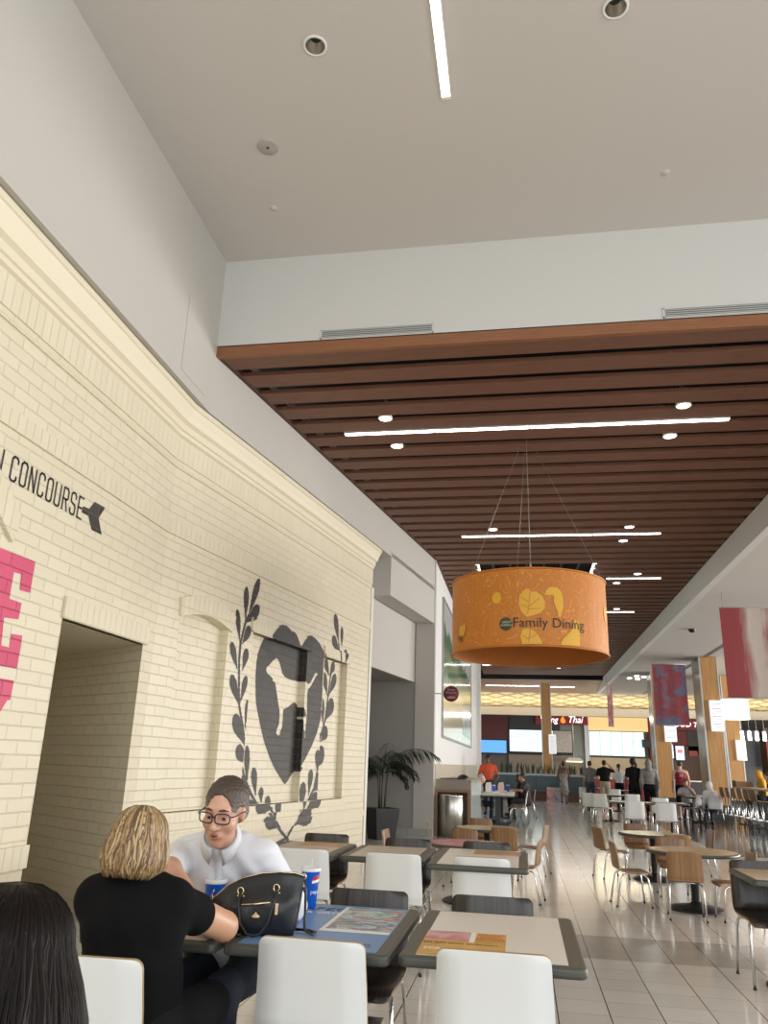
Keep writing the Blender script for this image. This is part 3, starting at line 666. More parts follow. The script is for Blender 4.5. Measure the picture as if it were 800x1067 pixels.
# small oak chairs, right group
kc(1.20, 10.05, -84, 'small oak chair at left side of the front tan round table, seen edge on')
kc(1.80, 10.92, 176, 'small oak chair at far side of the front tan round table, facing camera')
kc(1.98, 11.75, 3, 'small oak chair between the two round tables, back to the camera')
kc(1.22, 12.4, -70, 'small oak chair left of the pale green round table')
kc(1.70, 13.3, 178, 'small oak chair at far side of the pale green round table')
kc(2.50, 12.9, 96, 'small oak chair right of the pale green round table, edge on')
kc(2.16, 9.45, 92, 'small oak chair whose seat shows between the tan round table and square table')
kc(2.30, 7.62, 186, 'small oak chair at back of the square table, at right edge')
# small oak chairs, left group
kc(-1.12, 11.65, -82, 'small oak chair left of the tan round table, against the trash cabinet')
kc(-0.80, 10.75, 170, 'small oak chair between the pink table and the tan one behind')
kc(-0.66, 13.0, 180, 'small oak chair at far side of tan round table beside the cabinet')
kc(-0.24, 11.75, -8, 'small oak chair with back to camera at tan round table by the aisle')
kc(0.12, 12.3, 76, 'small oak chair at aisle side of the tan round table, edge on')
kc(-0.02, 9.85, 80, 'small oak chair at aisle side of the pink round table, edge on')
kc(-1.50, 10.3, -95, 'small oak chair in front of the alcove palm, only its top showing')

# tables
m_tedge = M('table_edge', (0.070, 0.072, 0.058), 0.38)
m_tframe = M('table_frame_top', (0.105, 0.098, 0.075), 0.42)
m_tcream = M('table_cream', (0.78, 0.73, 0.66), 0.35)
m_tgrey = M('table_taupe', (0.56, 0.48, 0.40), 0.4)
def rrect(x0, x1, y0, y1, r, n=5):
    p = []
    for cx, cy, a in ((x1-r, y1-r, 0), (x0+r, y1-r, 90), (x0+r, y0+r, 180), (x1-r, y0+r, 270)):
        for k in range(n+1): q = R(a+90*k/n); p.append((cx+r*math.cos(q), cy+r*math.sin(q)))
    return p
def pedestal(t, h, rb=0.27, rc=0.038):
    G().lathe([(0.001, 0.0), (rb, 0.0), (rb, 0.012), (rb*0.9, 0.03), (rb*0.4, 0.05), (rc*1.4, 0.07), (rc, 0.09), (0.001, 0.09)], 36).build('base', m_blackm, t)
    g = G().lathe([(rc, 0.05), (rc, h-0.06), (rc*1.5, h-0.045), (rc*1.5, h-0.04)], 20)
    for a in (0, 90): 
        m = Matrix.Rotation(R(a), 4, 'Z'); g.box(-0.24, 0.24, -0.02, 0.02, h-0.065, h-0.04, 0, m)
    g.build('column', m_blackm, t)
def cafe_table(label, x0, x1, y0, y1, inset, insetmat, h=0.74, group='square laminate cafe tables'):
    cx, cy = (x0+x1)/2, (y0+y1)/2; a, b = (x1-x0)/2, (y1-y0)/2
    t = thing('cafe_table', label, 'table', (cx, cy, 0), 0, group)
    tt = bev(G().prism(rrect(-a, a, -b, b, 0.035), h-0.042, h, 'z', 0).build('tabletop', m_tedge, t), 0.014, 4)
    fx, fy = inset
    G().prism(rrect(-a+0.012, a-0.012, -b+0.012, b-0.012, 0.025), h-0.001, h+0.0012).build('rim', m_tframe, t)
    G().box(-a+fx, a-fx, -b+fy, b-fy, h, h+0.0025).build('laminate', insetmat, t)
    pedestal(t, h)
    return t
T1 = cafe_table('square cafe table with cream top and gift card flyer, nearest right', -0.495, 0.225, 3.36, 4.39, (0.07, 0.03), m_tcream)
m_blue = M('poster_blue', (0.15, 0.27, 0.50), 0.35)
T2 = cafe_table('square cafe table with blue poster top holding the black handbag', -1.20, -0.525, 3.33, 4.36, (0.055, 0.03), m_blue)
T3 = cafe_table('square cafe table between the blonde woman and the man in white', -1.83, -1.225, 3.33, 4.36, (0.055, 0.03), m_tcream)
T4 = cafe_table('second row cafe table with cream top, nearest the aisle', -0.725, 0.03, 6.29, 7.52, (0.075, 0.03), m_tcream)
T5 = cafe_table('second row cafe table with taupe top in the middle', -1.44, -0.765, 6.5, 7.42, (0.075, 0.03), m_tgrey)
T6 = cafe_table('second row cafe table with taupe top by the mural wall', -2.15, -1.48, 6.45, 7.45, (0.075, 0.03), m_tgrey)
T7 = cafe_table('square cafe table with pale top cut by the right edge', 1.585, 2.35, 6.36, 7.10, (0.03, 0.03), M('table_beige', (0.60, 0.47, 0.30), 0.3))
def round_table(label, x, y, r, h, m_top):
    t = thing('round_table', label, 'table', (x, y, 0), 0, 'low round tables')
    G().lathe([(0.001, h-0.035), (r-0.01, h-0.035), (r, h-0.025), (r, h-0.008), (r-0.008, h), (0.001, h)], 48).build('tabletop', m_tedge, t)
    G().lathe([(r-0.03, h-0.0005), (r-0.03, h+0.002), (0.001, h+0.002)], 48, sm=False).build('laminate', m_top, t)
    pedestal(t, h, 0.30, 0.045); return t
m_tan = M('tan_laminate', (0.55, 0.39, 0.19), 0.25)
round_table('low round tan table with black edge, nearest in the aisle', 1.87, 10.0, 0.50, 0.605, m_tan)
round_table('low round pale green table behind the tan one in the aisle', 1.80, 12.4, 0.47, 0.605, M('pale_green_laminate', (0.42, 0.44, 0.32), 0.2))
rt = round_table('low round table with pink poster on its top', -0.62, 9.6, 0.47, 0.605, m_tan)
g = G(); n = 20; r = 0.44
arc = [(r*math.cos(R(75+210*k/n)), r*math.sin(R(75+210*k/n))) for k in range(n+1)]
g.prism(arc, 0.606, 0.6085); g.build('poster', M('pink_poster', (0.50, 0.10, 0.16), 0.35, build=noisy((0.42, 0.06, 0.11), (0.62, 0.26, 0.28), (9, 9, 9), 3)), rt)
round_table('low round tan table with black edge beside the trash cabinet', -0.52, 12.05, 0.46, 0.605, m_tan)

# posters and flyers on the tabletops
def tab(t, name, x0, x1, y0, y1, mat, z=0.7425, k=0.0012):
    cx, cy = t.location.x, t.location.y
    return G().box(x0-cx, x1-cx, y0-cy, y1-cy, z, z+k).build(name, mat, t)
def blotch(cols, scale=9, seed=0, sy=None, dst=0.3, det=4):
    def f(nt, b):
        tc = N(nt, 'ShaderNodeTexCoord'); mp = N(nt, 'ShaderNodeMapping'); mp.inputs['Location'].default_value = (seed, seed*2.3, 0); mp.inputs['Scale'].default_value = (scale, sy or scale, scale)
        nt.links.new(tc.outputs['Object'], mp.inputs[0])
        no = N(nt, 'ShaderNodeTexNoise'); no.inputs['Scale'].default_value = 1; no.inputs['Detail'].default_value = det; no.inputs['Distortion'].default_value = dst; nt.links.new(mp.outputs[0], no.inputs['Vector'])
        k = len(cols); r = ramp(nt, no.outputs[0], [(0.25+0.5*i/(k-1), c) for i, c in enumerate(cols)]); nt.links.new(r.outputs[0], b.inputs['Base Color'])
    return f
m_pic = M('food_picture', (0.5, 0.5, 0.5), 0.4, build=blotch([(0.02, 0.03, 0.05), (0.05, 0.16, 0.10), (0.22, 0.40, 0.40), (0.60, 0.60, 0.55), (0.08, 0.14, 0.28), (0.60, 0.30, 0.20), (0.66, 0.42, 0.30), (0.05, 0.06, 0.10)], 7, 3, 14, .4, 7))
m_paper = M('paper_white', (0.82, 0.80, 0.77), 0.45)
ps = T2
tab(ps, 'poster_border', -0.895, -0.585, 3.70, 4.29, m_paper, 0.7426)
tab(ps, 'poster_picture', -0.875, -0.585, 3.745, 4.29, m_pic, 0.7432)
m_ink = M('poster_ink', (0.015, 0.03, 0.06), 0.5)
cx, cy = ps.location.x, ps.location.y
text('poster_text', 'PERFECT', 0.105, m_ink, (-1.0-cx, 4.20-cy, 0.7432), (0, 0, 0), ps, 1.0, 0.0005)
text('poster_text', 'PAIR WITH', 0.055, m_paper, (-1.0-cx, 4.10-cy, 0.7432), (0, 0, 0), ps, 1.0, 0.0005)
text('poster_small_text', 'with any meal while supplies last', 0.022, m_ink, (-0.76-cx, 3.45-cy, 0.7432), (0, 0, 0), ps, 1.0, 0.0003)
text('poster_small_text', 'ask for details', 0.024, m_ink, (-0.69-cx, 3.485-cy, 0.7432), (0, 0, 0), ps, 1.0, 0.0003)
# flyer lying on the cream table
fl = thing('flyer', 'gold and pink gift card flyer lying on the cream table', 'flyer', (-0.25, 3.66, 0.7428))
m_gold = M('flyer_gold', (0.60, 0.33, 0.07), 0.4, build=noisy((0.50, 0.27, 0.05), (0.70, 0.42, 0.12), (6, 6, 6), 2))
G().box(-0.178, 0.165, -0.265, 0.20, 0, 0.0012).build('sheet', m_gold, fl)
G().box(-0.178, 0.01, 0.03, 0.20, 0.0012, 0.0016).build('photo', M('flyer_pink', (0.6, 0.3, 0.3), 0.4, build=blotch([(0.10, 0.05, 0.05), (0.55, 0.20, 0.24), (0.70, 0.42, 0.40), (0.62, 0.30, 0.36)], 8, 5)), fl)
G().box(0.012, 0.035, 0.0, 0.20, 0.0012, 0.0018).build('stripe', m_paper, fl)
m_orange = M('flyer_orange', (0.52, 0.10, 0.02), 0.45)
for k, s_ in enumerate(('HOLIDAY', 'SEASON', 'REWARDS')): text('flyer_text', s_, 0.042, m_orange, (0.10, 0.165-k*0.045, 0.0014), (0, 0, 0), fl, 0.62, 0.0004)
text('flyer_text', '$50 GIFT CARD GIVEAWAY!', 0.036, M('flyer_ink', (0.06, 0.02, 0.01), 0.5), (-0.02, -0.04, 0.0014), (0, 0, 0), fl, 0.68, 0.0004)
text('flyer_text', 'SCAN', 0.05, m_paper, (-0.11, -0.15, 0.0014), (0, 0, 0), fl, 0.8, 0.0004)
# flyers on the second row
for x, y, lab, t_ in ((-0.22, 7.2, 'tan flyer at far edge of the second row cream table', 0), (-1.75, 7.2, 'tan flyer at far edge of left second row table', 1)):
    f2 = thing('flyer', lab, 'flyer', (x, y, 0.7428), 0, 'tan flyers of the second row')
    G().box(-0.2, 0.19, -0.12, 0.24, 0, 0.0012).build('sheet', M('flyer_tan', (0.52, 0.33, 0.14), 0.4), f2)
    G().box(-0.02, 0.19, -0.12, -0.02, 0.0012, 0.0018).build('photo', MATS['flyer_pink'], f2)

# ---- cups
m_cup = M('cup_blue', (0.006, 0.10, 0.56), 0.35)
def cup(label, x, y, rz, straw=True):
    t = thing('soda_cup', label, 'cup', (x, y, 0.7435), rz, 'blue soda cups')
    G().lathe([(0.001, 0.0), (0.032, 0.0), (0.034, 0.004), (0.046, 0.17), (0.047, 0.172)], 32).build('cup', m_cup, t)
    G().lathe([(0.050, 0.168), (0.052, 0.172), (0.0505, 0.182), (0.043, 0.186), (0.042, 0.181), (0.001, 0.181)], 32).build('lid', M('lid_white', (0.78, 0.80, 0.80), 0.35), t)
    if straw: G().tube([(0.0, 0.0, 0.05), (0.004, 0, 0.225)], 0.0035, 8).build('straw', M('straw', (0.75, 0.76, 0.76), 0.3), t)
    # round emblem wrapped on the side
    e = G(); RR = lambda z: 0.0345 + (0.046-0.0345)*(z-0.004)/0.166 + 0.0007
    for band_, mi in (((-1, -0.25), 0), ((-0.25, 0.2), 1), ((0.2, 1), 2)):
        rows = np.linspace(band_[0], band_[1], 6)
        for a, b in zip(rows[:-1], rows[1:]):
            v = []
            for q in (a, b):
                hw = math.sqrt(max(0, 1-q*q))*0.028
                for k in range(7):
                    s = -hw+2*hw*k/6; z = 0.125+0.028*q + s*0.15; rr = RR(z); v.append((rr*math.cos(s/rr), rr*math.sin(s/rr), z))
            e.add(v, [(k, k+1, k+8, k+7) for k in range(6)], mi, True)
    e.build('emblem', [M('emblem_blue', (0.01, 0.05, 0.35), 0.4), m_paper, M('emblem_red', (0.55, 0.02, 0.03), 0.4)], t)
    for k, c in enumerate('pepsi'):
        a = (k-2)*0.30; z = 0.075; rr = RR(z)+0.0002
        text('cup_letter', c, 0.026, m_paper, (rr*math.cos(a), rr*math.sin(a), z), (R(90), 0, R(90)+a), t, 1, 0.0004)
    return t
cup('blue soda cup with emblem standing right of the black handbag', -1.075, 4.215, R(-28))
cup('blue soda cup standing between the woman and the handbag', -1.368, 3.655, R(20), False)
# ------------------------------------------------------------------ hanging drum sign
dr = thing('drum_sign', 'big orange fabric drum sign hanging on wires under the slats', 'hanging sign', (0.13, 11.0, 2.90))
def drum_nodes(nt, b):
    tc = N(nt, 'ShaderNodeTexCoord'); s = N(nt, 'ShaderNodeSeparateXYZ'); nt.links.new(tc.outputs['Object'], s.inputs[0])
    an = math_(nt, 'ARCTAN2', s.outputs[0], s.outputs[1]); cb = N(nt, 'ShaderNodeCombineXYZ'); nt.links.new(an, cb.inputs[0]); nt.links.new(s.outputs[2], cb.inputs[1])
    no = N(nt, 'ShaderNodeTexNoise'); no.inputs['Scale'].default_value = 5.5; no.inputs['Detail'].default_value = 1.0; no.inputs['Distortion'].default_value = 0.8; nt.links.new(cb.outputs[0], no.inputs['Vector'])
    f = math_(nt, 'ABSOLUTE', math_(nt, 'SUBTRACT', math_(nt, 'FRACT', math_(nt, 'MULTIPLY', no.outputs[0], 7.0)), 0.5))
    line = math_(nt, 'LESS_THAN', f, 0.05)
    mx = N(nt, 'ShaderNodeMix', data_type='RGBA'); nt.links.new(line, mx.inputs[0]); mx.inputs[6].default_value = (0.56, 0.185, 0.018, 1); mx.inputs[7].default_value = (0.66, 0.30, 0.05, 1)
    nt.links.new(mx.outputs[2], b.inputs['Base Color'])
    wv = N(nt, 'ShaderNodeTexNoise'); wv.inputs['Scale'].default_value = 1; mp = N(nt, 'ShaderNodeMapping'); mp.inputs['Scale'].default_value = (9, 1.2, 1); nt.links.new(cb.outputs[0], mp.inputs[0]); nt.links.new(mp.outputs[0], wv.inputs['Vector'])
    bp = N(nt, 'ShaderNodeBump'); bp.inputs['Strength'].default_value = 0.35; bp.inputs['Distance'].default_value = 0.03; nt.links.new(wv.outputs[0], bp.inputs['Height']); nt.links.new(bp.outputs[0], b.inputs['Normal'])
m_drum = M('drum_fabric', (0.56, 0.2, 0.02), 0.55, build=drum_nodes)
m_drumin = M('drum_lining', (0.42, 0.13, 0.015), 0.7)
DRR, DRH = 1.06, 1.0
g = G()
g.lathe([(DRR, 0.0), (DRR, DRH)], 72)
ii = len(g.f); g.lathe([(DRR-0.02, DRH), (DRR-0.02, 0.0)], 72, 1)
g.build('fabric', [m_drum, m_drumin], dr)
for z in (0.0, DRH): 
    rg = G(); rg.tube([(DRR*math.cos(R(5*k)), DRR*math.sin(R(5*k)), z) for k in range(73)], 0.014, 8, cap=False); rg.build('hoop', MATS['drum_fabric'] if False else M('hoop_orange', (0.50, 0.16, 0.015), 0.5), dr)
def on_drum(polys, name, mat, off=0.006):
    g = G()
    from mathutils.geometry import tessellate_polygon
    for p in polys:
        g2 = G(); t = tessellate_polygon([[Vector((a, b, 0)) for a, b in p]])
        v = [((DRR+off)*math.sin(a/DRR), -(DRR+off)*math.cos(a/DRR), b) for a, b in p]
        g.add(v, [tuple(q) for q in t])
    return g.build(name, mat, dr)
def sub(p, n=4):
    o = []
    for (a, b), (c, d) in zip(p, p[1:]+p[:1]):
        for k in range(n): o.append((a+(c-a)*k/n, b+(d-b)*k/n))
    return o
def strips(poly, cut=0.04):            # cut into narrow vertical bands so the print follows the curve
    xs = [a for a, b in poly]; out = []
    x = min(xs)
    def clip(p, X, keep_gt):
        r = []
        for (a, b), (c, d) in zip(p, p[1:]+p[:1]):
            ia, ic = (a >= X) == keep_gt, (c >= X) == keep_gt
            if ia: r.append((a, b))
            if ia != ic: k = (X-a)/(c-a); r.append((X, b+(d-b)*k))
        return r
    while x < max(xs):
        q = clip(clip(poly, x, True), x+cut, False)
        if len(q) > 2: out.append(q)
        x += cut
    return out
m_dy = M('drum_yellow', (0.74, 0.40, 0.03), 0.5)
# motifs: (arc metres from the front line, height on the drum)
def ell_poly(cx, cz, rx, rz, n=18, a0=0, a1=360): return [(cx+rx*math.cos(R(a0+(a1-a0)*k/n)), cz+rz*math.sin(R(a0+(a1-a0)*k/n))) for k in range(n)]
def ang_of(px): return px
monstera = [(-.10, .42), (-.13, .52), (-.12, .63), (-.07, .70), (0.0, .72), (.05, .68), (.09, .69), (.17, .63), (.20, .55), (.19, .47), (.14, .41), (.05, .38), (-.03, .36)]
toucan = [(.205, .645), (.215, .70), (.25, .74), (.30, .755), (.37, .745), (.42, .69), (.44, .60), (.44, .50), (.41, .43), (.40, .37), (.36, .37), (.365, .43), (.33, .50), (.31, .58), (.325, .63), (.29, .65)]
leaf2 = [(-.10, .03), (-.12, .12), (-.09, .20), (-.02, .215), (.06, .18), (.11, .12), (.15, .04), (.15, 0.02), (-.1, .02)]
fox = [(.38, .02), (.42, .10), (.50, .17), (.56, .23), (.58, .31), (.60, .37), (.625, .31), (.65, .36), (.67, .27), (.67, .18), (.66, .02)]
lemon = ell_poly(-.42, .62, .065, .075)
tiger = [(-1.12, .26), (-1.09, .34), (-1.06, .32), (-.99, .33), (-.97, .37), (-.95, .27), (-.99, .19), (-1.03, .165), (-1.08, .18)]
bird = [(1.28, .42), (1.24, .52), (1.28, .64), (1.36, .62), (1.38, .48), (1.34, .40)]
for nm, p in (('printed_leaf', monstera), ('printed_toucan', toucan), ('printed_leaf', leaf2), ('printed_animal', fox), ('printed_lemon', lemon), ('printed_animal', tiger), ('printed_bird', bird)):
    us_ = [a for a, b in p]; zs_ = [b for a, b in p]; P_ = lambda a, z: ((DRR+.006)*math.sin(a/DRR), -(DRR+.006)*math.cos(a/DRR), z)
    raster(lambda U, Z: pip(p, U, Z), min(us_), max(us_), min(zs_), max(zs_), .006, .006, lambda g, a, b, c, d: [g.quad(P_(a+(b-a)*k/6, c), P_(a+(b-a)*(k+1)/6, c), P_(a+(b-a)*(k+1)/6, d), P_(a+(b-a)*k/6, d)) for k in range(6)]).build(nm, m_dy, dr)
def line_strip(pts, w):
    o = []
    for q in ribbon(pts, w): o += strips(q)
    return o
veins = []
for a, b in (((-.02, .40), (.02, .70)), ((0, .50), (.13, .60)), ((-.01, .55), (-.10, .62)), ((-.01, .46), (.14, .47)), ((-.02, .48), (-.1, .52))): veins += line_strip([a, b], 0.008)
for a, b in (((-.02, .04), (.01, .20)), ((-.02, .08), (.08, .14)), ((-.02, .08), (-.09, .13))): veins += line_strip([a, b], 0.008)
on_drum(veins, 'leaf_veins', M('drum_line', (0.56, 0.185, 0.018), 0.55), 0.009)
# emblem and lettering bent round the drum
def bent_text(s, size, a0, z0, mat, off=0.012):
    o = text('lettering', s, size, mat, (0, 0, 0), (0, 0, 0), None, 1, 0.0, 'LEFT')
    for v in o.data.vertices:
        a = a0 + v.co.x; z = z0 + v.co.y
        v.co = ((DRR+off)*math.sin(a/DRR), -(DRR+off)*math.cos(a/DRR), z)
    o.scale = (1, 1, 1); o.parent = dr; return o
m_dark_ink = M('dark_brown_ink', (0.035, 0.020, 0.012), 0.5)
bent_text('Family Dining', 0.175, -0.215, 0.285, m_dark_ink)
bent_text('ing', 0.12, -1.16, 0.17, m_dark_ink)
on_drum(strips(ell_poly(-.30, .275, .085, .085)), 'emblem_disc', M('emblem_olive', (0.045, 0.05, 0.02), 0.5), 0.009)
bent_text('GREAT', 0.042, -0.352, 0.298, M('emblem_cream', (0.62, 0.60, 0.42), 0.5), 0.012)
bent_text('AMERICA', 0.038, -0.368, 0.258, MATS['emblem_cream'], 0.012)
w = G()
hub = (0.03, -0.1, SLZ-2.90)
for a in (-135, -20, 100):
    w.tube([(DRR*0.99*math.cos(R(a)), DRR*0.99*math.sin(R(a)), DRH), (0.03+0.12*math.cos(R(a)), -0.1+0.12*math.sin(R(a)), SLZ-2.90+0.02)], 0.0035, 5)
w.tube([(0.03, -1.03, DRH), (0.03, -0.55, SLZ-2.9+0.02)], 0.0045, 5); w.lathe([(0.001, 0.0), (0.014, 0.0), (0.014, 0.10), (0.001, 0.11)], 8, 0, (0.03, -1.03, DRH-0.02))
w.build('suspension_wires', M('wire_grey', (0.30, 0.28, 0.26), 0.4, 0.6), dr)

# ------------------------------------------------------------------ banners
def banner(label, x0, x1, y, z0, z1, zc, mat, cols=None, ang=0):
    t = thing('ceiling_banner', label, 'banner', ((x0+x1)/2, y, z0), R(ang)); w = (x1-x0)/2; h = z1-z0
    g = G(); n = 10
    v = [(-w+2*w*k/n, 0.01*math.sin(k*1.7), z) for z in (0, h*0.33, h*0.66, h) for k in range(n+1)]
    v += [(a, b+0.004, c) for a, b, c in v]; o = 4*(n+1)
    f = [(r*(n+1)+k, r*(n+1)+k+1, (r+1)*(n+1)+k+1, (r+1)*(n+1)+k) for r in range(3) for k in range(n)]
    g.add(v, f + [tuple(o+i for i in q[::-1]) for q in f], 0, True); g.build('cloth', mat, t)
    for z in (0, h): G().tube([(-w-0.02, 0, z), (w+0.02, 0, z)], 0.012, 8).build('rod', m_alu, t)
    for s in (-1, 1): G().tube([(s*w*0.9, 0, h), (s*w*0.9, 0, zc-z0)], 0.006, 5).build('wire', MATS['wire_grey'], t)
    return t
def red_white(nt, b):
    tc = N(nt, 'ShaderNodeTexCoord'); mp = N(nt, 'ShaderNodeMapping'); mp.inputs['Scale'].default_value = (2.6, 1, 0.45); nt.links.new(tc.outputs['Object'], mp.inputs[0])
    no = N(nt, 'ShaderNodeTexNoise'); no.inputs['Scale'].default_value = 2; no.inputs['Detail'].default_value = 6; nt.links.new(mp.outputs[0], no.inputs['Vector'])
    s = N(nt, 'ShaderNodeSeparateXYZ'); nt.links.new(tc.outputs['Object'], s.inputs[0])
    v = math_(nt, 'FRACT', math_(nt, 'ADD', math_(nt, 'MULTIPLY', math_(nt, 'ADD', s.outputs[0], 0.80), 0.88), math_(nt, 'MULTIPLY', math_(nt, 'SUBTRACT', no.outputs[0], 0.5), 0.5)))
    r = ramp(nt, v, [(0.0, (0.30, 0.045, 0.05)), (0.40, (0.33, 0.06, 0.065)), (0.52, (0.42, 0.30, 0.27)), (0.60, (0.58, 0.50, 0.45)), (0.80, (0.56, 0.48, 0.43)), (0.93, (0.30, 0.045, 0.05))])
    nt.links.new(r.outputs[0], b.inputs['Base Color'])
banner('red and white striped hanging banner at upper right edge', 4.56, 6.1, 18.8, 3.06, 5.09, 5.45, M('banner_red_white', (0.4, 0.1, 0.1), 0.7, build=red_white), ang=0)
banner('blotchy red and blue hanging banner in front of wooden column', 4.65, 5.78, 29.4, 2.99, 5.10, 5.45, M('banner_blotch', (0.3, 0.1, 0.1), 0.7, build=blotch([(0.05, 0.07, 0.15), (0.11, 0.12, 0.20), (0.20, 0.05, 0.07), (0.25, 0.035, 0.04), (0.14, 0.12, 0.17), (0.08, 0.10, 0.17)], 1.5, 5, None, 0.2, 9)))
banner('narrow pale hanging banner seen edge on below ceiling corner', 3.85, 4.15, 37.6, 3.3, 5.15, 5.45, M('banner_pale', (0.5, 0.45, 0.45), 0.7, build=blotch([(0.55, 0.54, 0.52), (0.4, 0.12, 0.12), (0.5, 0.52, 0.56)], 2.0, 7)), ang=35)

# ------------------------------------------------------------------ left side: palm, cabinet, wall poster, blade sign
pl = thing('potted_palm', 'tall palm in black square planter inside the grey alcove', 'potted plant', (-2.80, 16.45, 0))
g = G()
b_, t_ = 0.20, 0.265
for s, e in ((1, 0),):
    g.add([(-b_, -b_, 0), (b_, -b_, 0), (b_, b_, 0), (-b_, b_, 0), (-t_, -t_, .58), (t_, -t_, .58), (t_, t_, .58), (-t_, t_, .58), (-t_+.03, -t_+.03, .58), (t_-.03, -t_+.03, .58), (t_-.03, t_-.03, .58), (-t_+.03, t_-.03, .58), (-t_+.04, -t_+.04, .50), (t_-.04, -t_+.04, .50), (t_-.04, t_-.04, .50), (-t_+.04, t_-.04, .50)],
          [(3, 2, 1, 0), (0, 1, 5, 4), (1, 2, 6, 5), (2, 3, 7, 6), (3, 0, 4, 7), (4, 5, 9, 8), (5, 6, 10, 9), (6, 7, 11, 10), (7, 4, 8, 11), (8, 9, 13, 12), (9, 10, 14, 13), (10, 11, 15, 14), (11, 8, 12, 15)])
po = g.build('planter', m_blackp, pl, rz=None); po.rotation_euler = (0, 0, R(38))
so = G().box(-t_+.05, t_-.05, -t_+.05, t_-.05, .45, .51).build('soil', M('soil', (0.03, 0.02, 0.015), 0.9), pl); so.rotation_euler = (0, 0, R(38))
m_palm = M('palm_green', (0.018, 0.032, 0.012), 0.5); m_stem = M('palm_stem', (0.05, 0.05, 0.025), 0.6)
rp = random.Random(3)
for k in range(7):
    a = k*2.4; x, y = 0.06*math.cos(a), 0.06*math.sin(a)
    G().tube([(x, y, .5), (x*1.4, y*1.4, .95), (x*2.0, y*2.0, 1.36)], [.015, .012, .009], 6).build('stem', m_stem, pl)
def frond(a, z0, L, lift, droop, x0, y0):
    g = G(); n = 16; pts = []
    d = Vector((math.cos(a), math.sin(a), 0)); p = Vector((x0, y0, z0)); th = lift
    for i in range(n+1):
        pts.append(p.copy()); th -= droop/n; p = p + (d*math.cos(th) + Vector((0, 0, 1))*math.sin(th))*L/n
    g.tube(pts, [0.008*(1-i/n)+0.002 for i in range(n+1)], 5, 0)
    sd = Vector((-d.y, d.x, 0))
    for i in range(3, n+1):
        for q in (0, 0.5):
            if i == n and q: continue
            c = pts[i].lerp(pts[min(i+1, n)], q); l = L*0.34*(1-abs(i/n-0.5)*1.1)+0.05
            for s in (-1, 1):
                tip = c + (sd*s*0.8 + d*0.45)*l*rp.uniform(.85, 1.1) + Vector((0, 0, -l*rp.uniform(.35, .8)))
                mid = c.lerp(tip, .5) + Vector((0, 0, l*0.12)); wv = d*0.011
                g.add([c-wv*.5, c+wv*.5, mid+wv, mid-wv, tip], [(0, 1, 2, 3), (3, 2, 4)], 0, True)
    return g.build('frond', m_palm, pl)
for a, L, lift, dr_ in ((8, 1.30, 1.40, 2.0), (172, 1.05, 1.25, 2.0), (60, .9, 1.35, 2.0), (120, .9, 1.35, 2.0), (-60, .95, 1.3, 2.2), (-110, .9, 1.3, 2.3), (-20, .85, 1.1, 2.3), (200, .85, 1.0, 2.3), (35, .75, .95, 2.3), (-150, .8, 1.0, 2.2), (90, .85, 1.5, 1.3), (-35, .65, .8, 2.2), (215, .65, .8, 2.2), (-80, .7, .7, 2.0), (150, .7, .7, 2.1), (-5, .6, .6, 2.2)):
    frond(R(a), 1.28+rp.uniform(-.1, .12), L, lift, dr_, 0.05*math.cos(R(a)), 0.05*math.sin(R(a)))

# cabinet with the steel bin let into its front
m_taupe = M('taupe_laminate', (0.30, 0.25, 0.20), 0.4); m_tap2 = M('walnut_frame', (0.27, 0.165, 0.09), 0.45)
cb_ = thing('waste_cabinet', 'taupe waste cabinet with pale glass side in front of bright wall', 'cabinet', (-1.48, 17.66, 0))
X0, X1, D = -0.385, 0.385, 4.2
G().box(X0, X1, 0, D, 1.10, 1.14).box(X0, X1, -0.004, 0.05, 0.945, 1.10).build('top', m_taupe, cb_)
g = G(); g.box(X0, X0+0.06, 0, 0.3, 0, 0.945).box(X1-0.07, X1, 0, 0.3, 0, 0.945).box(X0+.06, X1-.07, 0, 0.3, 0.885, 0.945).box(X0, X1, 0.30, D, 0, 1.10).box(X0+.06, X1-.07, .27, .30, 0, .885)
g.build('carcass', m_tap2, cb_)
G().box(X1, X1+0.012, 0.02, D, 0.02, 1.09).build('side_panel', M('pale_glass_panel', (0.58, 0.66, 0.62), 0.12), cb_)
bn = thing('steel_bin', 'brushed steel cylindrical bin standing in the taupe cabinet opening', 'bin', (-1.50, 17.70, 0))
G().lathe([(0.001, 0.0), (0.255, 0.0), (0.255, 0.80), (0.24, 0.82), (0.001, 0.82)], 36).build('body', m_steel, bn)
G().lathe([(0.257, 0.80), (0.262, 0.81), (0.262, 0.83), (0.23, 0.845), (0.001, 0.845)], 36).build('rim', m_chrome, bn)
bn.location.y = 17.685
for o_ in (cb_,): pass
# things lying on the cabinet
bg2 = thing('black_cap', 'black cap with long brim lying on the taupe cabinet top', 'cap', (-1.30, 18.2, 1.141))
G().lathe([(0.13, 0.0), (0.13, 0.03), (0.10, 0.075), (0.05, 0.10), (0.001, 0.105)], 20).build('crown', m_blackp, bg2)
G().prism([(-0.5, -0.07), (-0.1, -0.11), (-0.08, 0.08), (-0.45, 0.04)], 0.0, 0.02).build('brim', m_blackp, bg2)
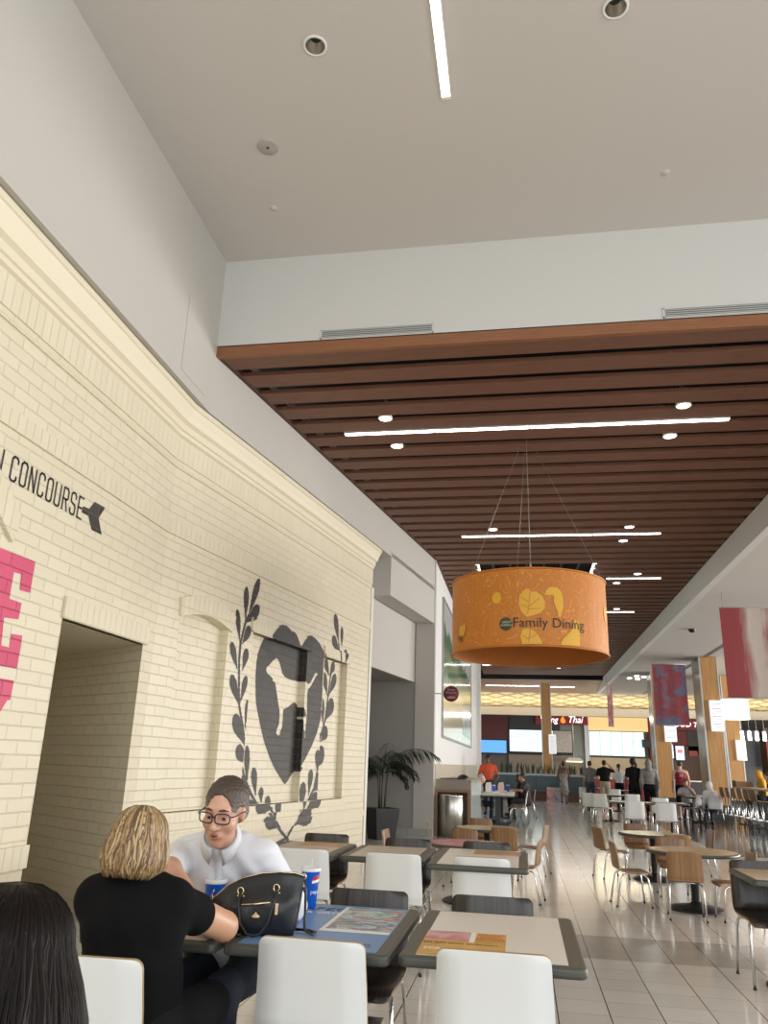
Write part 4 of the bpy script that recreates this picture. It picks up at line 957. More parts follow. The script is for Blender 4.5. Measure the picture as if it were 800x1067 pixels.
# wall poster
wp = thing('wall_poster', 'tall green and yellow framed food poster on the bright wall', 'poster', (-1.87, 24.5, 2.10))
def poster_nodes(nt, b):
    tc = N(nt, 'ShaderNodeTexCoord'); s = N(nt, 'ShaderNodeSeparateXYZ'); nt.links.new(tc.outputs['Object'], s.inputs[0])
    no = N(nt, 'ShaderNodeTexNoise'); no.inputs['Scale'].default_value = 1.2; no.inputs['Detail'].default_value = 5; nt.links.new(tc.outputs['Object'], no.inputs['Vector'])
    z = math_(nt, 'ADD', math_(nt, 'DIVIDE', s.outputs[2], 3.25), math_(nt, 'MULTIPLY', math_(nt, 'SUBTRACT', no.outputs[0], 0.5), 0.22))
    z = math_(nt, 'ADD', z, math_(nt, 'MULTIPLY', s.outputs[1], 0.012))
    r = ramp(nt, z, [(0.0, (0.62, 0.56, 0.36)), (0.28, (0.66, 0.60, 0.42)), (0.38, (0.55, 0.60, 0.50)), (0.46, (0.12, 0.30, 0.17)), (0.56, (0.35, 0.42, 0.25)), (0.64, (0.08, 0.22, 0.12)), (0.72, (0.10, 0.27, 0.14)), (0.78, (0.72, 0.74, 0.72)), (1.0, (0.76, 0.77, 0.76))])
    nt.links.new(r.outputs[0], b.inputs['Base Color'])
PL_ = 5.45
G().box(0.002, 0.03, -PL_, PL_, 0.0, 3.25).build('print', M('poster_print', (0.4, 0.5, 0.3), 0.12, build=poster_nodes), wp)
m_frm = M('poster_frame', (0.35, 0.35, 0.34), 0.35, 0.6)
for a in ((-PL_-.06, PL_+.06, -0.06, 0), (-PL_-.06, PL_+.06, 3.25, 3.31), (-PL_-.06, -PL_, 0, 3.25), (PL_, PL_+.06, 0, 3.25)): G().box(0.002, 0.05, *a).build('frame_bar', m_frm, wp)
G().box(0.031, 0.034, 1.2, 4.9, 0.25, 1.15).build('printed_panel', M('poster_panel', (0.55, 0.62, 0.66), 0.2, build=blotch([(0.5, 0.58, 0.62), (0.30, 0.38, 0.36), (0.66, 0.66, 0.62)], 2, 2)), wp)
bs = thing('blade_sign', 'round maroon sign on a bracket from the grey pillar', 'sign', (-1.87, 17.5, 2.93))
G().tube([(0, 0, 0), (0.2, 0, 0)], 0.012, 8).build('bracket', m_alu, bs)
G().lathe([(0.001, -0.015), (0.165, -0.015), (0.17, -0.01), (0.17, 0.01), (0.165, 0.015), (0.001, 0.015)], 40, mat=Matrix.Translation((0.36, 0, 0)) @ Matrix.Rotation(R(90), 4, 'X')).build('disc', M('maroon_sign', (0.16, 0.012, 0.022), 0.4), bs)
m_sg = M('sign_grey_ink', (0.45, 0.38, 0.38), 0.5)
text('sign_text', 'Great', 0.07, m_sg, (0.36, -0.017, 0.085), (R(90), 0, 0), bs, 1, 0.0005)
text('sign_text', 'American', 0.06, m_sg, (0.36, -0.017, 0.025), (R(90), 0, 0), bs, 1, 0.0005)
text('sign_text', 'OFFICE', 0.055, m_paper, (0.36, -0.017, -0.085), (R(90), 0, 0), bs, 1, 0.0005)

# long table by the bright wall with what stands on it
lt = thing('long_table', 'long pale table with black base where people eat beyond the cabinet', 'table', (-0.66, 23.5, 0))
G().box(-0.43, 0.43, -2.1, 2.1, 0.70, 0.74).build('tabletop', m_lamw, lt)
G().box(-0.435, 0.435, -2.105, 2.105, 0.695, 0.73).build('edge', m_tedge, lt)
for y in (-1.5, 1.5): G().box(-0.06, 0.06, y-0.3, y+0.3, 0, 0.70).box(-0.3, 0.3, y-0.35, y+0.35, 0, 0.03).build('pedestal', m_blackm, lt)
for x, y, lab in ((-0.15, 22.0, 'first white chair on the aisle side of the long pale table'), (-0.13, 22.9, 'second white chair on the aisle side of the long pale table'), (-0.12, 23.8, 'third white chair on the aisle side of the long pale table'), (0.12, 25.4, 'white chair under the seated man in the dark grey shirt')):
    ch(x, y, 88, lab)
m_pk = M('paper_bag_white', (0.78, 0.74, 0.74), 0.6)
for k, (x, y, lab) in enumerate(((-0.98, 24.0, 'white crumpled paper bag on long table below the orange shirt'), (-0.64, 24.6, 'pinkish crumpled paper bag in the middle of long table'))):
    t = thing('paper_bag', lab, 'paper bag', (x, y, 0.741), 0.3*k, 'paper bags on the long table')
    g = G(); g.add([(-.08, -.05, 0), (.08, -.05, 0), (.08, .05, 0), (-.08, .05, 0), (-.09, -.06, .12), (.085, -.05, .13), (.09, .06, .11), (-.085, .05, .13), (-.07, -.02, .24), (.07, -.015, .26), (.075, .02, .25), (-.07, .015, .23)],
        [(3, 2, 1, 0), (0, 1, 5, 4), (1, 2, 6, 5), (2, 3, 7, 6), (3, 0, 4, 7), (4, 5, 9, 8), (5, 6, 10, 9), (6, 7, 11, 10), (7, 4, 8, 11), (8, 9, 10, 11)])
    g.build('bag', m_pk if k == 0 else M('paper_bag_pink', (0.66, 0.45, 0.45), 0.6), t)
for x, y, lab in ((-0.83, 24.1, 'small blue cup between the paper bags on the long table'), (-0.44, 24.9, 'small blue cup before the seated man in dark grey')):
    t = thing('paper_cup', lab, 'cup', (x, y, 0.741), 0, 'small blue cups on the long table')
    G().lathe([(0.001, 0), (0.035, 0), (0.05, 0.17), (0.001, 0.17)], 16).build('cup', m_cup, t); G().lathe([(0.053, 0.165), (0.053, 0.18), (0.001, 0.182)], 16).build('lid', MATS['lid_white'], t)
for x, y, lab in ((-0.72, 22.6, 'white food tray at near end of the long table'), (-0.35, 25.2, 'white food tray in front of the man in dark grey')):
    t = thing('food_tray', lab, 'tray', (x, y, 0.741), 0, 'food trays on the long table')
    bev(G().box(-.2, .2, -.15, .15, 0, .02).build('tray', m_lamw, t), .006); G().box(-.1, .08, -.06, .08, .02, .05).build('food_box', m_pk, t)

# ------------------------------------------------------------------ columns
m_col = M('column_wood', (0.5, 0.28, 0.09), 0.4, build=noisy((0.40, 0.20, 0.06), (0.56, 0.31, 0.11), (28, 28, 1.2), 4, 0.3, 0.7))
def column(label, x, y, w, d, z0, z1, sconces):
    t = thing('wooden_column', label, 'column', (x, y, 0), 0, 'wood-clad columns of the hall')
    G().box(-w/2, w/2, -d/2, d/2, z0, z1).build('cladding', m_col, t)
    G().box(-w/2-.014, -w/2, -d/2+.03, d/2, z0, z1).build('side_panel', M('column_side_glass', (0.20, 0.25, 0.235), 0.18), t)
    g = G()
    for s in (-1, 1): g.box(s*w/2-0.02, s*w/2+0.02, -d/2-0.01, -d/2+0.03, z0, z1)
    g.build('metal_edge', m_alu, t)
    G().box(-w/2-.02, w/2+.02, -d/2-.02, d/2+.02, 0, z0).build('base', m_blackm, t)
    for (sx, z, a, b) in sconces:
        s = G().box(sx-a/2, sx+a/2, -d/2-0.16, -d/2, z, z+b).build('lantern', M('lantern_glow', (1, 1, 1), 0.4, emit=(0.93, 0.96, 1.0), estr=0.55), t)
        h = G()
        for k in range(11): h.box(sx-a/2+.04, sx+a/2-.04, -d/2-0.164, -d/2-0.16, z+b*(k+.6)/12, z+b*(k+.6)/12+0.02)
        h.build('lantern_lines', M('lantern_grey', (0.12, 0.14, 0.22), 0.5), s)
    return t
column('wooden column with printed white lantern beside the bar stools, largest', 6.70, 30.65, 0.60, 1.3, 0.40, 5.45, [(0.10, 2.85, 0.40, 1.05)])
column('wooden column right behind the largest one, with plain white lantern', 8.75, 36.5, 0.60, 1.3, 0.40, 5.45, [(0.22, 1.98, 0.36, 0.80)])
column('wooden column behind the red and blue banner, by the red tank top', 5.75, 35.4, 0.62, 1.0, 0.45, 5.45, [(0.30, 2.62, 0.45, 1.1)])
column('slim wooden column rising from the planter in front of the noodle counter', 1.22, 41.0, 0.46, 0.6, 0.0, 5.5, [(0.26, 2.10, 0.34, 0.90)])

# ------------------------------------------------------------------ far ceiling and the food counters
g = G(); g.add([(-6, 42.1, 5.83), (4.18, 42.1, 5.83), (4.18, 46.2, 5.5), (-6, 46.2, 5.5)], [(0, 1, 2, 3)])
struct(g.build('ceiling_far', m_fasc))
strip_light(-1.9, 1.0, 44.0, 'pale linear light on far ceiling left of the slim column', 2, 5.655, 0.05)
strip_light(1.6, 2.9, 44.2, 'pale linear light on far ceiling right of the slim column', 1, 5.64, 0.05)
def lattice(nt, b):
    tc = N(nt, 'ShaderNodeTexCoord'); s = N(nt, 'ShaderNodeSeparateXYZ'); nt.links.new(tc.outputs['Object'], s.inputs[0])
    p = math_(nt, 'FRACT', math_(nt, 'ADD', math_(nt, 'MULTIPLY', s.outputs[0], 0.8), math_(nt, 'MULTIPLY', s.outputs[1], 1.1)))
    q = math_(nt, 'FRACT', math_(nt, 'SUBTRACT', math_(nt, 'MULTIPLY', s.outputs[0], 0.8), math_(nt, 'MULTIPLY', s.outputs[1], 1.1)))
    m = math_(nt, 'MINIMUM', math_(nt, 'LESS_THAN', p, 0.72), math_(nt, 'LESS_THAN', q, 0.72))
    mx = N(nt, 'ShaderNodeMix', data_type='RGBA'); nt.links.new(m, mx.inputs[0]); mx.inputs[6].default_value = (0.42, 0.30, 0.14, 1); mx.inputs[7].default_value = (0.78, 0.68, 0.46, 1)
    nt.links.new(mx.outputs[2], b.inputs['Base Color'])
g = G(); g.quad((-6, 46.2, 5.5), (24, 46.2, 5.5), (24, 49.3, 4.88), (-6, 49.3, 4.88))
struct(g.build('ceiling_lattice', M('lattice', (0.7, 0.6, 0.4), 0.6, build=lattice)))
struct(G().box(-6, 24, 49, 49.25, 4.42, 4.9).build('trim_21', M('header_beige', (0.50, 0.46, 0.40), 0.6)))
struct(G().box(-6, 24, 50.125, 50.3, 0, 5.2).build('wall_back', M('stall_back', (0.10, 0.085, 0.075), 0.7)))
struct(G().box(-6, 24, 49.25, 50.12, 4.56, 4.62).build('ceiling_stalls', M('stall_ceiling', (0.20, 0.18, 0.16), 0.8)))
area('cove_light', (1.0, 47.6, 4.2), (R(180), 0, 0), 14, 1.0, 160, (1.0, 0.86, 0.58))
area('cove_light', (14.0, 47.6, 4.2), (R(180), 0, 0), 12, 1.0, 130, (1.0, 0.86, 0.58))
m_red = M('stall_red', (0.24, 0.016, 0.02), 0.5); m_mar = M('stall_maroon', (0.075, 0.012, 0.012), 0.5)
m_cool = M('screen_glow', (0.5, 0.6, 0.65), 0.3, emit=(0.66, 0.86, 0.92), estr=1.0)
def stall_panel(name, label, cat, x0, x1, z0, z1, y, mat, d=0.12):
    t = thing(name, label, cat, ((x0+x1)/2, y, z0)); w = (x1-x0)/2
    G().box(-w, w, 0, d, 0, z1-z0).build('panel', mat, t); return t, w, z1-z0
FY = 50.0
stall_panel('stall_fascia', 'dark maroon fascia panel above the left blue menu screen', 'fascia', -2.6, -0.85, 3.06, 4.42, FY, m_mar)
t, w, h = stall_panel('menu_screen', 'small blue menu screen with food pictures at far left counter', 'screen', -2.6, -0.88, 2.14, 3.0, FY, m_blackp)
G().box(-w+.06, w-.06, -0.01, 0.0, 0.08, h-.06).build('display', M('screen_blue', (0.1, 0.3, 0.7), 0.3, emit=(0.10, 0.33, 0.85), estr=0.9), t)
for x in (-0.42, 0.48): G().lathe([(0.001, -0.02), (0.22, -0.02), (0.22, 0)], 16, mat=Matrix.Translation((x, -0.01, 0.42)) @ Matrix.Rotation(R(90), 4, 'X')).build('food_picture', M('screen_food', (0.6, 0.45, 0.15), 0.4, emit=(0.75, 0.55, 0.2), estr=0.8), t)
t, w, h = stall_panel('menu_board', 'wide pale lit menu board behind the slim wooden column', 'menu board', -0.76, 3.0, 2.18, 3.62, FY, m_blackp)
G().box(-w+.03, w-1.15, -0.02, 0.0, 0.16, h-.03).build('display', M('board_glow', (0.6, 0.7, 0.7), 0.3, emit=(0.66, 0.84, 0.86), estr=0.95), t)
G().box(w-1.13, w-.03, -0.02, 0.0, 0.16, h-.03).build('display_end', M('board_grey', (0.35, 0.32, 0.30), 0.4, build=noisy((0.26, 0.23, 0.21), (0.5, 0.47, 0.44), (6, 6, 40), 3)), t)
g = G(); 
for k in range(9): g.box(-w+.2, w-1.3, -0.024, -0.02, 0.25+k*0.125, 0.27+k*0.125)
g.build('menu_lines', M('board_line', (0.3, 0.42, 0.45), 0.4), t)
t, w, h = stall_panel('shop_sign', 'red shop sign with white lettering and orange flame above the noodle counter', 'sign', 0.85, 3.95, 3.95, 4.50, FY-0.2, m_red, 0.15)
m_sw = M('sign_white_glow', (1, 1, 1), 0.4, emit=(1, 1, 1), estr=1.2)
text('sign_lettering', 'Mang', 0.50, m_sw, (-0.72, -0.02, 0.27), (R(90), 0, 0), t, 0.9, 0.01, shear=0.25)
text('sign_lettering', 'Thai', 0.56, m_sw, (0.78, -0.02, 0.29), (R(90), 0, 0), t, 0.9, 0.01, shear=0.3)
fl_ = [(0, 0), (.12, .02), (.17, .12), (.12, .25), (.05, .34), (.06, .42), (-.04, .35), (-.12, .22), (-.13, .08)]
G().prism([(a+0.06, b+0.08) for a, b in fl_], -0.03, -0.005, 'y').build('flame', M('flame_orange', (0.9, 0.25, 0.03), 0.4, emit=(0.95, 0.22, 0.03), estr=1.0), t)
stall_panel('stall_glass', 'grey-green glazed stall front right of the noodle counter sign', 'glazing', 2.3, 3.72, 1.0, 4.42, FY+0.07, M('stall_glass', (0.17, 0.19, 0.16), 0.15), 0.05)
stall_panel('stall_fascia', 'dark blank fascia between the maroon panel and red shop sign', 'fascia', -0.7, 2.3, 3.62, 4.42, FY, M('stall_dark', (0.03, 0.03, 0.032), 0.5))
stall_panel('stall_post', 'steel-edged dark post left of the big lit menu', 'post', 3.72, 3.96, 0, 4.42, FY-0.1, m_steel)
stall_panel('stall_fascia', 'glowing yellow fascia above the big lit menu', 'fascia', 3.97, 7.42, 3.66, 4.45, FY, M('yellow_glow', (0.8, 0.6, 0.25), 0.5, emit=(0.92, 0.62, 0.27), estr=0.5))
t, w, h = stall_panel('menu_board', 'big white lit menu board of rows above the queue', 'menu board', 3.97, 7.15, 2.2, 3.63, FY-0.05, m_blackp)
G().box(-w+.02, w-.02, -0.02, 0.0, 0.04, h-.02).build('display', M('menu_glow', (0.6, 0.75, 0.8), 0.3, emit=(0.62, 0.84, 0.88), estr=1.0), t)
g = G()
for k in range(10): g.box(-w+.05, w-.05, -0.025, -0.02, 0.08+k*0.135, 0.095+k*0.135)
for k in range(1, 5): g.box(-w+2*w*k/5-.012, -w+2*w*k/5+.012, -0.025, -0.02, 0.04, h-.02)
g.build('menu_lines', M('menu_line', (0.12, 0.28, 0.34), 0.4), t)
stall_panel('stall_fascia', 'red fascia block right of the big lit menu', 'fascia', 7.45, 8.35, 2.0, 4.3, FY, m_red)
stall_panel('wall_speaker', 'small black speaker box at right end of the big lit menu', 'speaker', 7.0, 7.6, 2.75, 3.2, FY-0.35, m_blackp, 0.3)
t, w, h = stall_panel('shop_sign', 'red shop sign with white lettering right of the banner column', 'sign', 8.2, 10.9, 3.80, 4.38, FY-0.2, m_red, 0.15)
text('sign_lettering', 'WOOD TAP', 0.40, m_sw, (0.0, -0.02, 0.30), (R(90), 0, 0), t, 1.0, 0.01, shear=0.25)
stall_panel('stall_fascia', 'dark red lower panel under the right red shop sign', 'fascia', 8.3, 9.6, 2.95, 3.75, FY, M('stall_red_dark', (0.16, 0.02, 0.022), 0.5))
stall_panel('stall_fascia', 'dark grey upper panel beside the largest wooden column', 'fascia', 9.62, 11.2, 2.5, 3.78, FY, M('stall_grey', (0.055, 0.055, 0.055), 0.5))
t, w, h = stall_panel('menu_screen', 'small bright blue menu screen right of the banner column', 'screen', 8.85, 9.38, 2.08, 2.92, FY-0.12, m_blackp)
G().box(-w+.03, w-.03, -0.01, 0, .03, h-.03).build('display', M('tv_glow', (0.6, 0.7, 0.9), 0.3, emit=(0.55, 0.72, 1.0), estr=1.1), t)
G().box(-w+.12, w-.12, -0.014, -0.01, .42, .62).build('picture', M('tv_red', (0.7, 0.2, 0.2), 0.3, emit=(0.8, 0.25, 0.2), estr=0.6), t)
stall_panel('menu_screen', 'narrow white menu screen beside the blue one', 'screen', 8.52, 8.75, 2.2, 2.95, FY-0.1, M('narrow_glow', (1, 1, 1), 0.3, emit=(0.8, 0.9, 1.0), estr=1.0))
stall_panel('stall_card', 'small dull red card on the dark right counter', 'sign', 9.65, 10.1, 2.35, 2.65, FY-0.05, M('card_red', (0.45, 0.10, 0.08), 0.5))
# counters
def counter(label, x0, x1, y, h, top, front):
    t = thing('service_counter', label, 'counter', ((x0+x1)/2, y, 0)); w = (x1-x0)/2
    G().box(-w, w, 0, 0.8, h-.05, h).build('worktop', top, t); G().box(-w+.02, w-.02, 0.05, 0.75, 0, h-.05).build('front', front, t)
    return t
counter('dark steel service counter under the pale menu board', -2.6, 3.6, 48.2, 1.1, m_steel, M('counter_dark', (0.06, 0.055, 0.05), 0.4))
counter('red service counter with white top below the big lit menu', 3.9, 7.5, 47.5, 1.0, m_lamw, m_red)
counter('dark service counter beside the red one at right', 8.0, 12.5, 47.5, 1.0, m_steel, M('counter_dark2', (0.035, 0.03, 0.03), 0.4))
stall_panel('stall_backsplash', 'lit beige back wall below the big lit menu', 'wall panel', 3.97, 7.4, 0.0, 2.12, FY, M('splash_beige', (0.42, 0.34, 0.22), 0.5))
stall_panel('stall_backsplash', 'grey-brown back wall below the pale menu board', 'wall panel', -0.8, 3.6, 0.0, 2.14, FY, M('splash_grey', (0.20, 0.165, 0.13), 0.4))
stall_panel('stall_backsplash', 'brown back wall of the counter right of the columns', 'wall panel', 8.0, 16.0, 0.0, 2.9, FY, M('splash_brown', (0.12, 0.07, 0.045), 0.5))
area('menu_wash', (5.6, 48.6, 4.3), (R(-25), 0, 0), 3.4, 0.3, 60, (1, 0.9, 0.7))
area('noodle_wash', (1.5, 48.4, 4.3), (R(-25), 0, 0), 4.5, 0.3, 50, (1, 0.93, 0.85))
lp = thing('heat_lamp_hood', 'small bright yellow lit hood above the counter behind walking woman', 'lamp', (3.0, 49.0, 1.5))
G().prism([(-.55, .35), (-.3, .55), (.3, .55), (.55, .35)], -.2, .2, 'y').build('hood', m_steel, lp); G().tube([(0, 0, .5), (0, 0, 3.06)], .012, 6).build('rod', m_steel, lp); G().box(-.45, .45, -.15, .15, .30, .35).build('lamp', M('hood_glow', (1, .8, .4), .4, emit=(1, .75, .35), estr=2.0), lp)
# right part of the far wall
t, w, h = stall_panel('hanging_red_sign', 'vertical red sign with white lettering beyond the bar', 'sign', 12.55, 13.1, 1.75, 3.1, 45.0, m_red, 0.1)
text('sign_lettering', 'FRIED', 0.30, m_sw, (0.0, -0.02, 0.67), (R(90), R(-90), 0), t, 1.0, 0.01)
stall_panel('stall_fascia', 'large bright red curved fascia at far right below pendants', 'fascia', 14.0, 18.0, 2.6, 4.0, 46.0, M('bright_red', (0.40, 0.012, 0.01), 0.35))
stall_panel('stall_fascia', 'dark panel beside the vertical red sign', 'fascia', 11.3, 12.5, 0.0, 3.7, 46.0, M('panel_black', (0.02, 0.02, 0.025), 0.4))
stall_panel('stall_wall', 'brown wall panel at the far right below the red fascia', 'wall panel', 13.1, 20.0, 0.9, 3.9, 47.0, M('brown_wall', (0.14, 0.085, 0.055), 0.6))
# planter bench in front of the noodle counter
bn2 = thing('booth_bench', 'teal upholstered booth bench backing the planter at the hall end', 'bench', (0.6, 38.4, 0))
G().box(-2.6, 2.4, 0.15, 0.45, 0.42, 1.08).build('backrest', M('teal_vinyl', (0.045, 0.075, 0.085), 0.35), bn2)
G().box(-2.6, 2.4, -0.35, 0.2, 0.40, 0.50).build('seat', MATS['teal_vinyl'], bn2)
G().box(-2.6, 2.4, -0.25, 0.45, 0.0, 0.40).build('plinth', M('bench_wood', (0.10, 0.05, 0.03), 0.5), bn2)
G().box(-2.65, 2.45, 0.12, 1.0, 1.08, 1.17).build('planter_rim', M('planter_stone', (0.38, 0.42, 0.42), 0.4), bn2)
G().box(-2.6, 2.4, 0.45, 1.0, 0.0, 1.08).build('planter_box', M('planter_grey', (0.2, 0.2, 0.2), 0.5), bn2)
g = G()
for k in range(3): g.box(-1.3+k*1.3-.01, -1.3+k*1.3+.01, 0.14, 0.15, 0.5, 1.06)
g.build('seam', m_blackp, bn2)
m_snake = M('snake_plant_green', (0.035, 0.06, 0.025), 0.5)
for k in range(16):
    x = -1.6 + k*0.245 + rp.uniform(-.05, .05)
    g = G()
    for j in range(9):
        a = rp.uniform(0, 6.28); hgt_ = rp.uniform(.28, .55); lx, ly = 0.05*math.cos(a), 0.05*math.sin(a); ww = 0.022
        tip = (lx*3.2, ly*3.2, hgt_); md = (lx*1.8, ly*1.8, hgt_*.55); tx, ty = -math.sin(a)*ww, math.cos(a)*ww
        g.add([(lx-tx, ly-ty, 0), (lx+tx, ly+ty, 0), (md[0]+tx*1.2, md[1]+ty*1.2, md[2]), (md[0]-tx*1.2, md[1]-ty*1.2, md[2]), tip], [(0, 1, 2, 3), (3, 2, 4)], 0, True)
    tag(g.build('snake_plant', m_snake, None, (0.6+x, 39.15, 1.16)), 'spiky green snake plant in the planter behind the teal booth', 'plant', 'snake plants in the planter')
# shopping bags by the booth
for x, y, lab, c in ((1.30, 37.6, 'patterned pink shopping bag standing before the teal booth', (0.5, 0.30, 0.28)), (1.65, 37.3, 'grey bundle on the floor beside the pink shopping bag', (0.16, 0.16, 0.19))):
    t = thing('shopping_bag', lab, 'bag', (x, y, 0.0 if c[0] < .3 else 0.0)); z = 0.36 if c[0] > .3 else 0
    G().add([(-.26, -.1, 0), (.26, -.1, 0), (.26, .1, 0), (-.26, .1, 0), (-.24, -.07, .62), (.22, -.08, .60), (.22, .08, .60), (-.24, .07, .62)], [(3, 2, 1, 0), (0, 1, 5, 4), (1, 2, 6, 5), (2, 3, 7, 6), (3, 0, 4, 7), (4, 5, 6, 7)]).build('bag', M('bag_'+('pink' if c[0] > .3 else 'grey'), c, 0.7, build=blotch([c, tuple(q*1.7 for q in c), tuple(q*.5 for q in c)], 6, 1)), t)
    G().tube([(-.1, 0, .6), (-.08, 0, .75), (.08, 0, .75), (.1, 0, .6)], .012, 6).build('handle', m_blackp, t)
# tables of the middle of the hall
for x, y, w, d, lab in ((2.5, 20.3, 1.0, .75, 'dark-edged white table before the nearest pair of white chairs'), (3.45, 20.6, .75, .75, 'dark-edged white table behind the right one of the nearest white chairs'), (2.55, 25.4, .95, .75, 'dark-edged white table before the sideways white chair'), (2.8, 33.6, .8, .75, 'dark-edged white table below the man in grey tee'), (3.5, 31.5, .8, .75, 'small white table left of the man in black'), (5.3, 26.6, .8, .75, 'dark-edged white table between the two chairs right of the red tank top')):
    cafe_table(lab, x-w/2, x+w/2, y-d/2, y+d/2, (.03, .03), m_lamw, 0.74, 'white tables down the hall')
# bar with stools on the dark floor at the right
bar = thing('bar_table', 'high bar table with pale top and row of stools at far right', 'bar', (6.72, 24.9, 0))
G().box(-.27, .27, -2.3, 2.3, 1.02, 1.07).build('top', M('bar_top', (0.52, 0.42, 0.32), 0.3), bar)
for y in (-1.8, 0, 1.8): G().box(-.05, .05, y-.05, y+.05, 0.02, 1.02).box(-.25, .25, y-.25, y+.25, 0, .03).build('leg', m_blackm, bar)
pb = thing('planter_box', 'low oak planter box on the bar beside the wooden column', 'planter', (6.72, 27.0, 1.071))
G().box(-.24, .26, -.12, .12, 0, .16).build('box', m_oak, pb); G().box(-.28, -.24, -.13, .13, -.0, .18).build('end_cap', m_blackp, pb)
st = thing('bar_stool', 'tan-backed bar stool at left end of the row by the wooden column', 'stool', (6.08, 26.3, 0), R(-86), 'bar stools at the high bar')
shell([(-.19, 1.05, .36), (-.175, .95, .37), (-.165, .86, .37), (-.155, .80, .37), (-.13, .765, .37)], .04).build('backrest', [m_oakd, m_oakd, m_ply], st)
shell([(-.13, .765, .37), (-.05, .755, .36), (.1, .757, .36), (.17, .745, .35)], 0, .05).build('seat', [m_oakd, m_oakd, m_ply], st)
for sx in (-1, 1):
    for sy in (-1, 1): G().tube([(sx*.13, sy*.12, .75), (sx*.20, sy*.19, 0.005)], .012, 6).build('leg', m_chrome, st)
g = G()
for a in ((-1, -1, 1, -1), (1, -1, 1, 1), (1, 1, -1, 1), (-1, 1, -1, -1)): g.tube([(a[0]*.175, a[1]*.165, .28), (a[2]*.175, a[3]*.165, .28)], .009, 6)
g.build('footrest', m_chrome, st)
SN = ('second', 'third', 'fourth', 'fifth', 'sixth')
for k, nm in enumerate(SN): dup(st, (6.08+0.03*(k+1), 26.3-0.55*(k+1), 0), R(-88+2*k), nm+' tan-backed bar stool counted from the wooden column', 'bar stools at the high bar')
# lamps over the bar
dl_ = thing('drum_lamp', 'big glowing white drum lamp beside the largest wooden column', 'lamp', (8.15, 33.0, 3.45))
G().lathe([(0.001, 0), (.55, 0), (.55, .75), (.001, .75)], 32).build('shade', M('shade_glow', (1, 1, 1), .5, emit=(1, .96, .86), estr=1.05), dl_)
G().tube([(0, 0, .75), (0, 0, 2.0)], .012, 6).build('cord', m_blackp, dl_)
for k, nm in enumerate(('first', 'second', 'third', 'fourth')):
    x = 7.48 + k*0.24; t = thing('pendant_lamp', nm+' small white pendant lamp counted from the wooden columns', 'lamp', (x, 29.5, 2.55), 0, 'row of small pendant lamps')
    G().lathe([(0.001, 0), (.055, 0), (.058, .05), (.05, .30), (.001, .30)], 16).build('shade', m_glow2, t); G().lathe([(.051, .30), (.03, .36), (.001, .36)], 12).build('cap', m_alu, t)
    G().tube([(0, 0, .36), (0, 0, 2.9)], .006, 5).build('cord', m_wp, t)
for x, y, lab in ((5.1, 36.5, 'cluster of white track spots on lower ceiling, left'), (5.5, 33.5, 'dark camera dome on lower ceiling over the hall')):
    t = thing('ceiling_spot' if 'cluster' in lab else 'ceiling_camera', lab, 'ceiling fitting', (x, y, 5.45))
    if 'cluster' in lab:
        for a, b in ((0, 0), (.35, .3), (-.2, .9), (.2, 1.2)): G().lathe([(.001, -.04), (.09, -.04), (.1, 0)], 14, 0, (a, b, 0)).build('lamp', m_glow2, t)
    else: G().lathe([(.001, -.12), (.08, -.09), (.11, -.02), (.12, 0)], 16).build('dome', m_blackp, t)
t = thing('ceiling_camera', 'small dark dome camera on lower ceiling left of the red banner', 'ceiling fitting', (5.0, 24.0, 5.45)); G().lathe([(.001, -.10), (.07, -.08), (.1, -.02), (.11, 0)], 16).build('dome', m_blackp, t)
# ------------------------------------------------------------------ people: bodies grown from a distance field
def V3(p): return np.array(p, float)
def f_cone(P, a, b, ra, rb):
    a, b = V3(a), V3(b); ab = b-a; L2 = max(ab@ab, 1e-9); t = np.clip(((P-a)@ab)/L2, 0, 1)
    d = P - a - t[..., None]*ab
    return np.sqrt((d*d).sum(-1)) - (ra + (rb-ra)*t)
def f_ell(P, c, r, rot=None):
    q = P - V3(c)
    if rot is not None: q = q @ np.array(rot)
    r = V3(r); k0 = np.sqrt(((q/r)**2).sum(-1)); k1 = np.sqrt(((q/(r*r))**2).sum(-1)) + 1e-9
    return k0*(k0-1)/k1
def field(P, prims, k):
    D = None
    for p in prims:
        d = f_cone(P, *p[1:5]) if p[0] in 'cC' else f_ell(P, *p[1:4])
        kk = p[5] if p[0] == 'c' and len(p) > 5 else (p[4] if p[0] in 'es' and len(p) > 4 else k)
        if p[0] == 's':
            h = np.clip(0.5 - 0.5*(D + d)/kk, 0, 1); D = D*(1-h) + (-d)*h + kk*h*(1-h)
        elif D is None: D = d
        else:
            h = np.clip(0.5 + 0.5*(D-d)/kk, 0, 1); D = D*(1-h) + d*h - kk*h*(1-h)
    return D
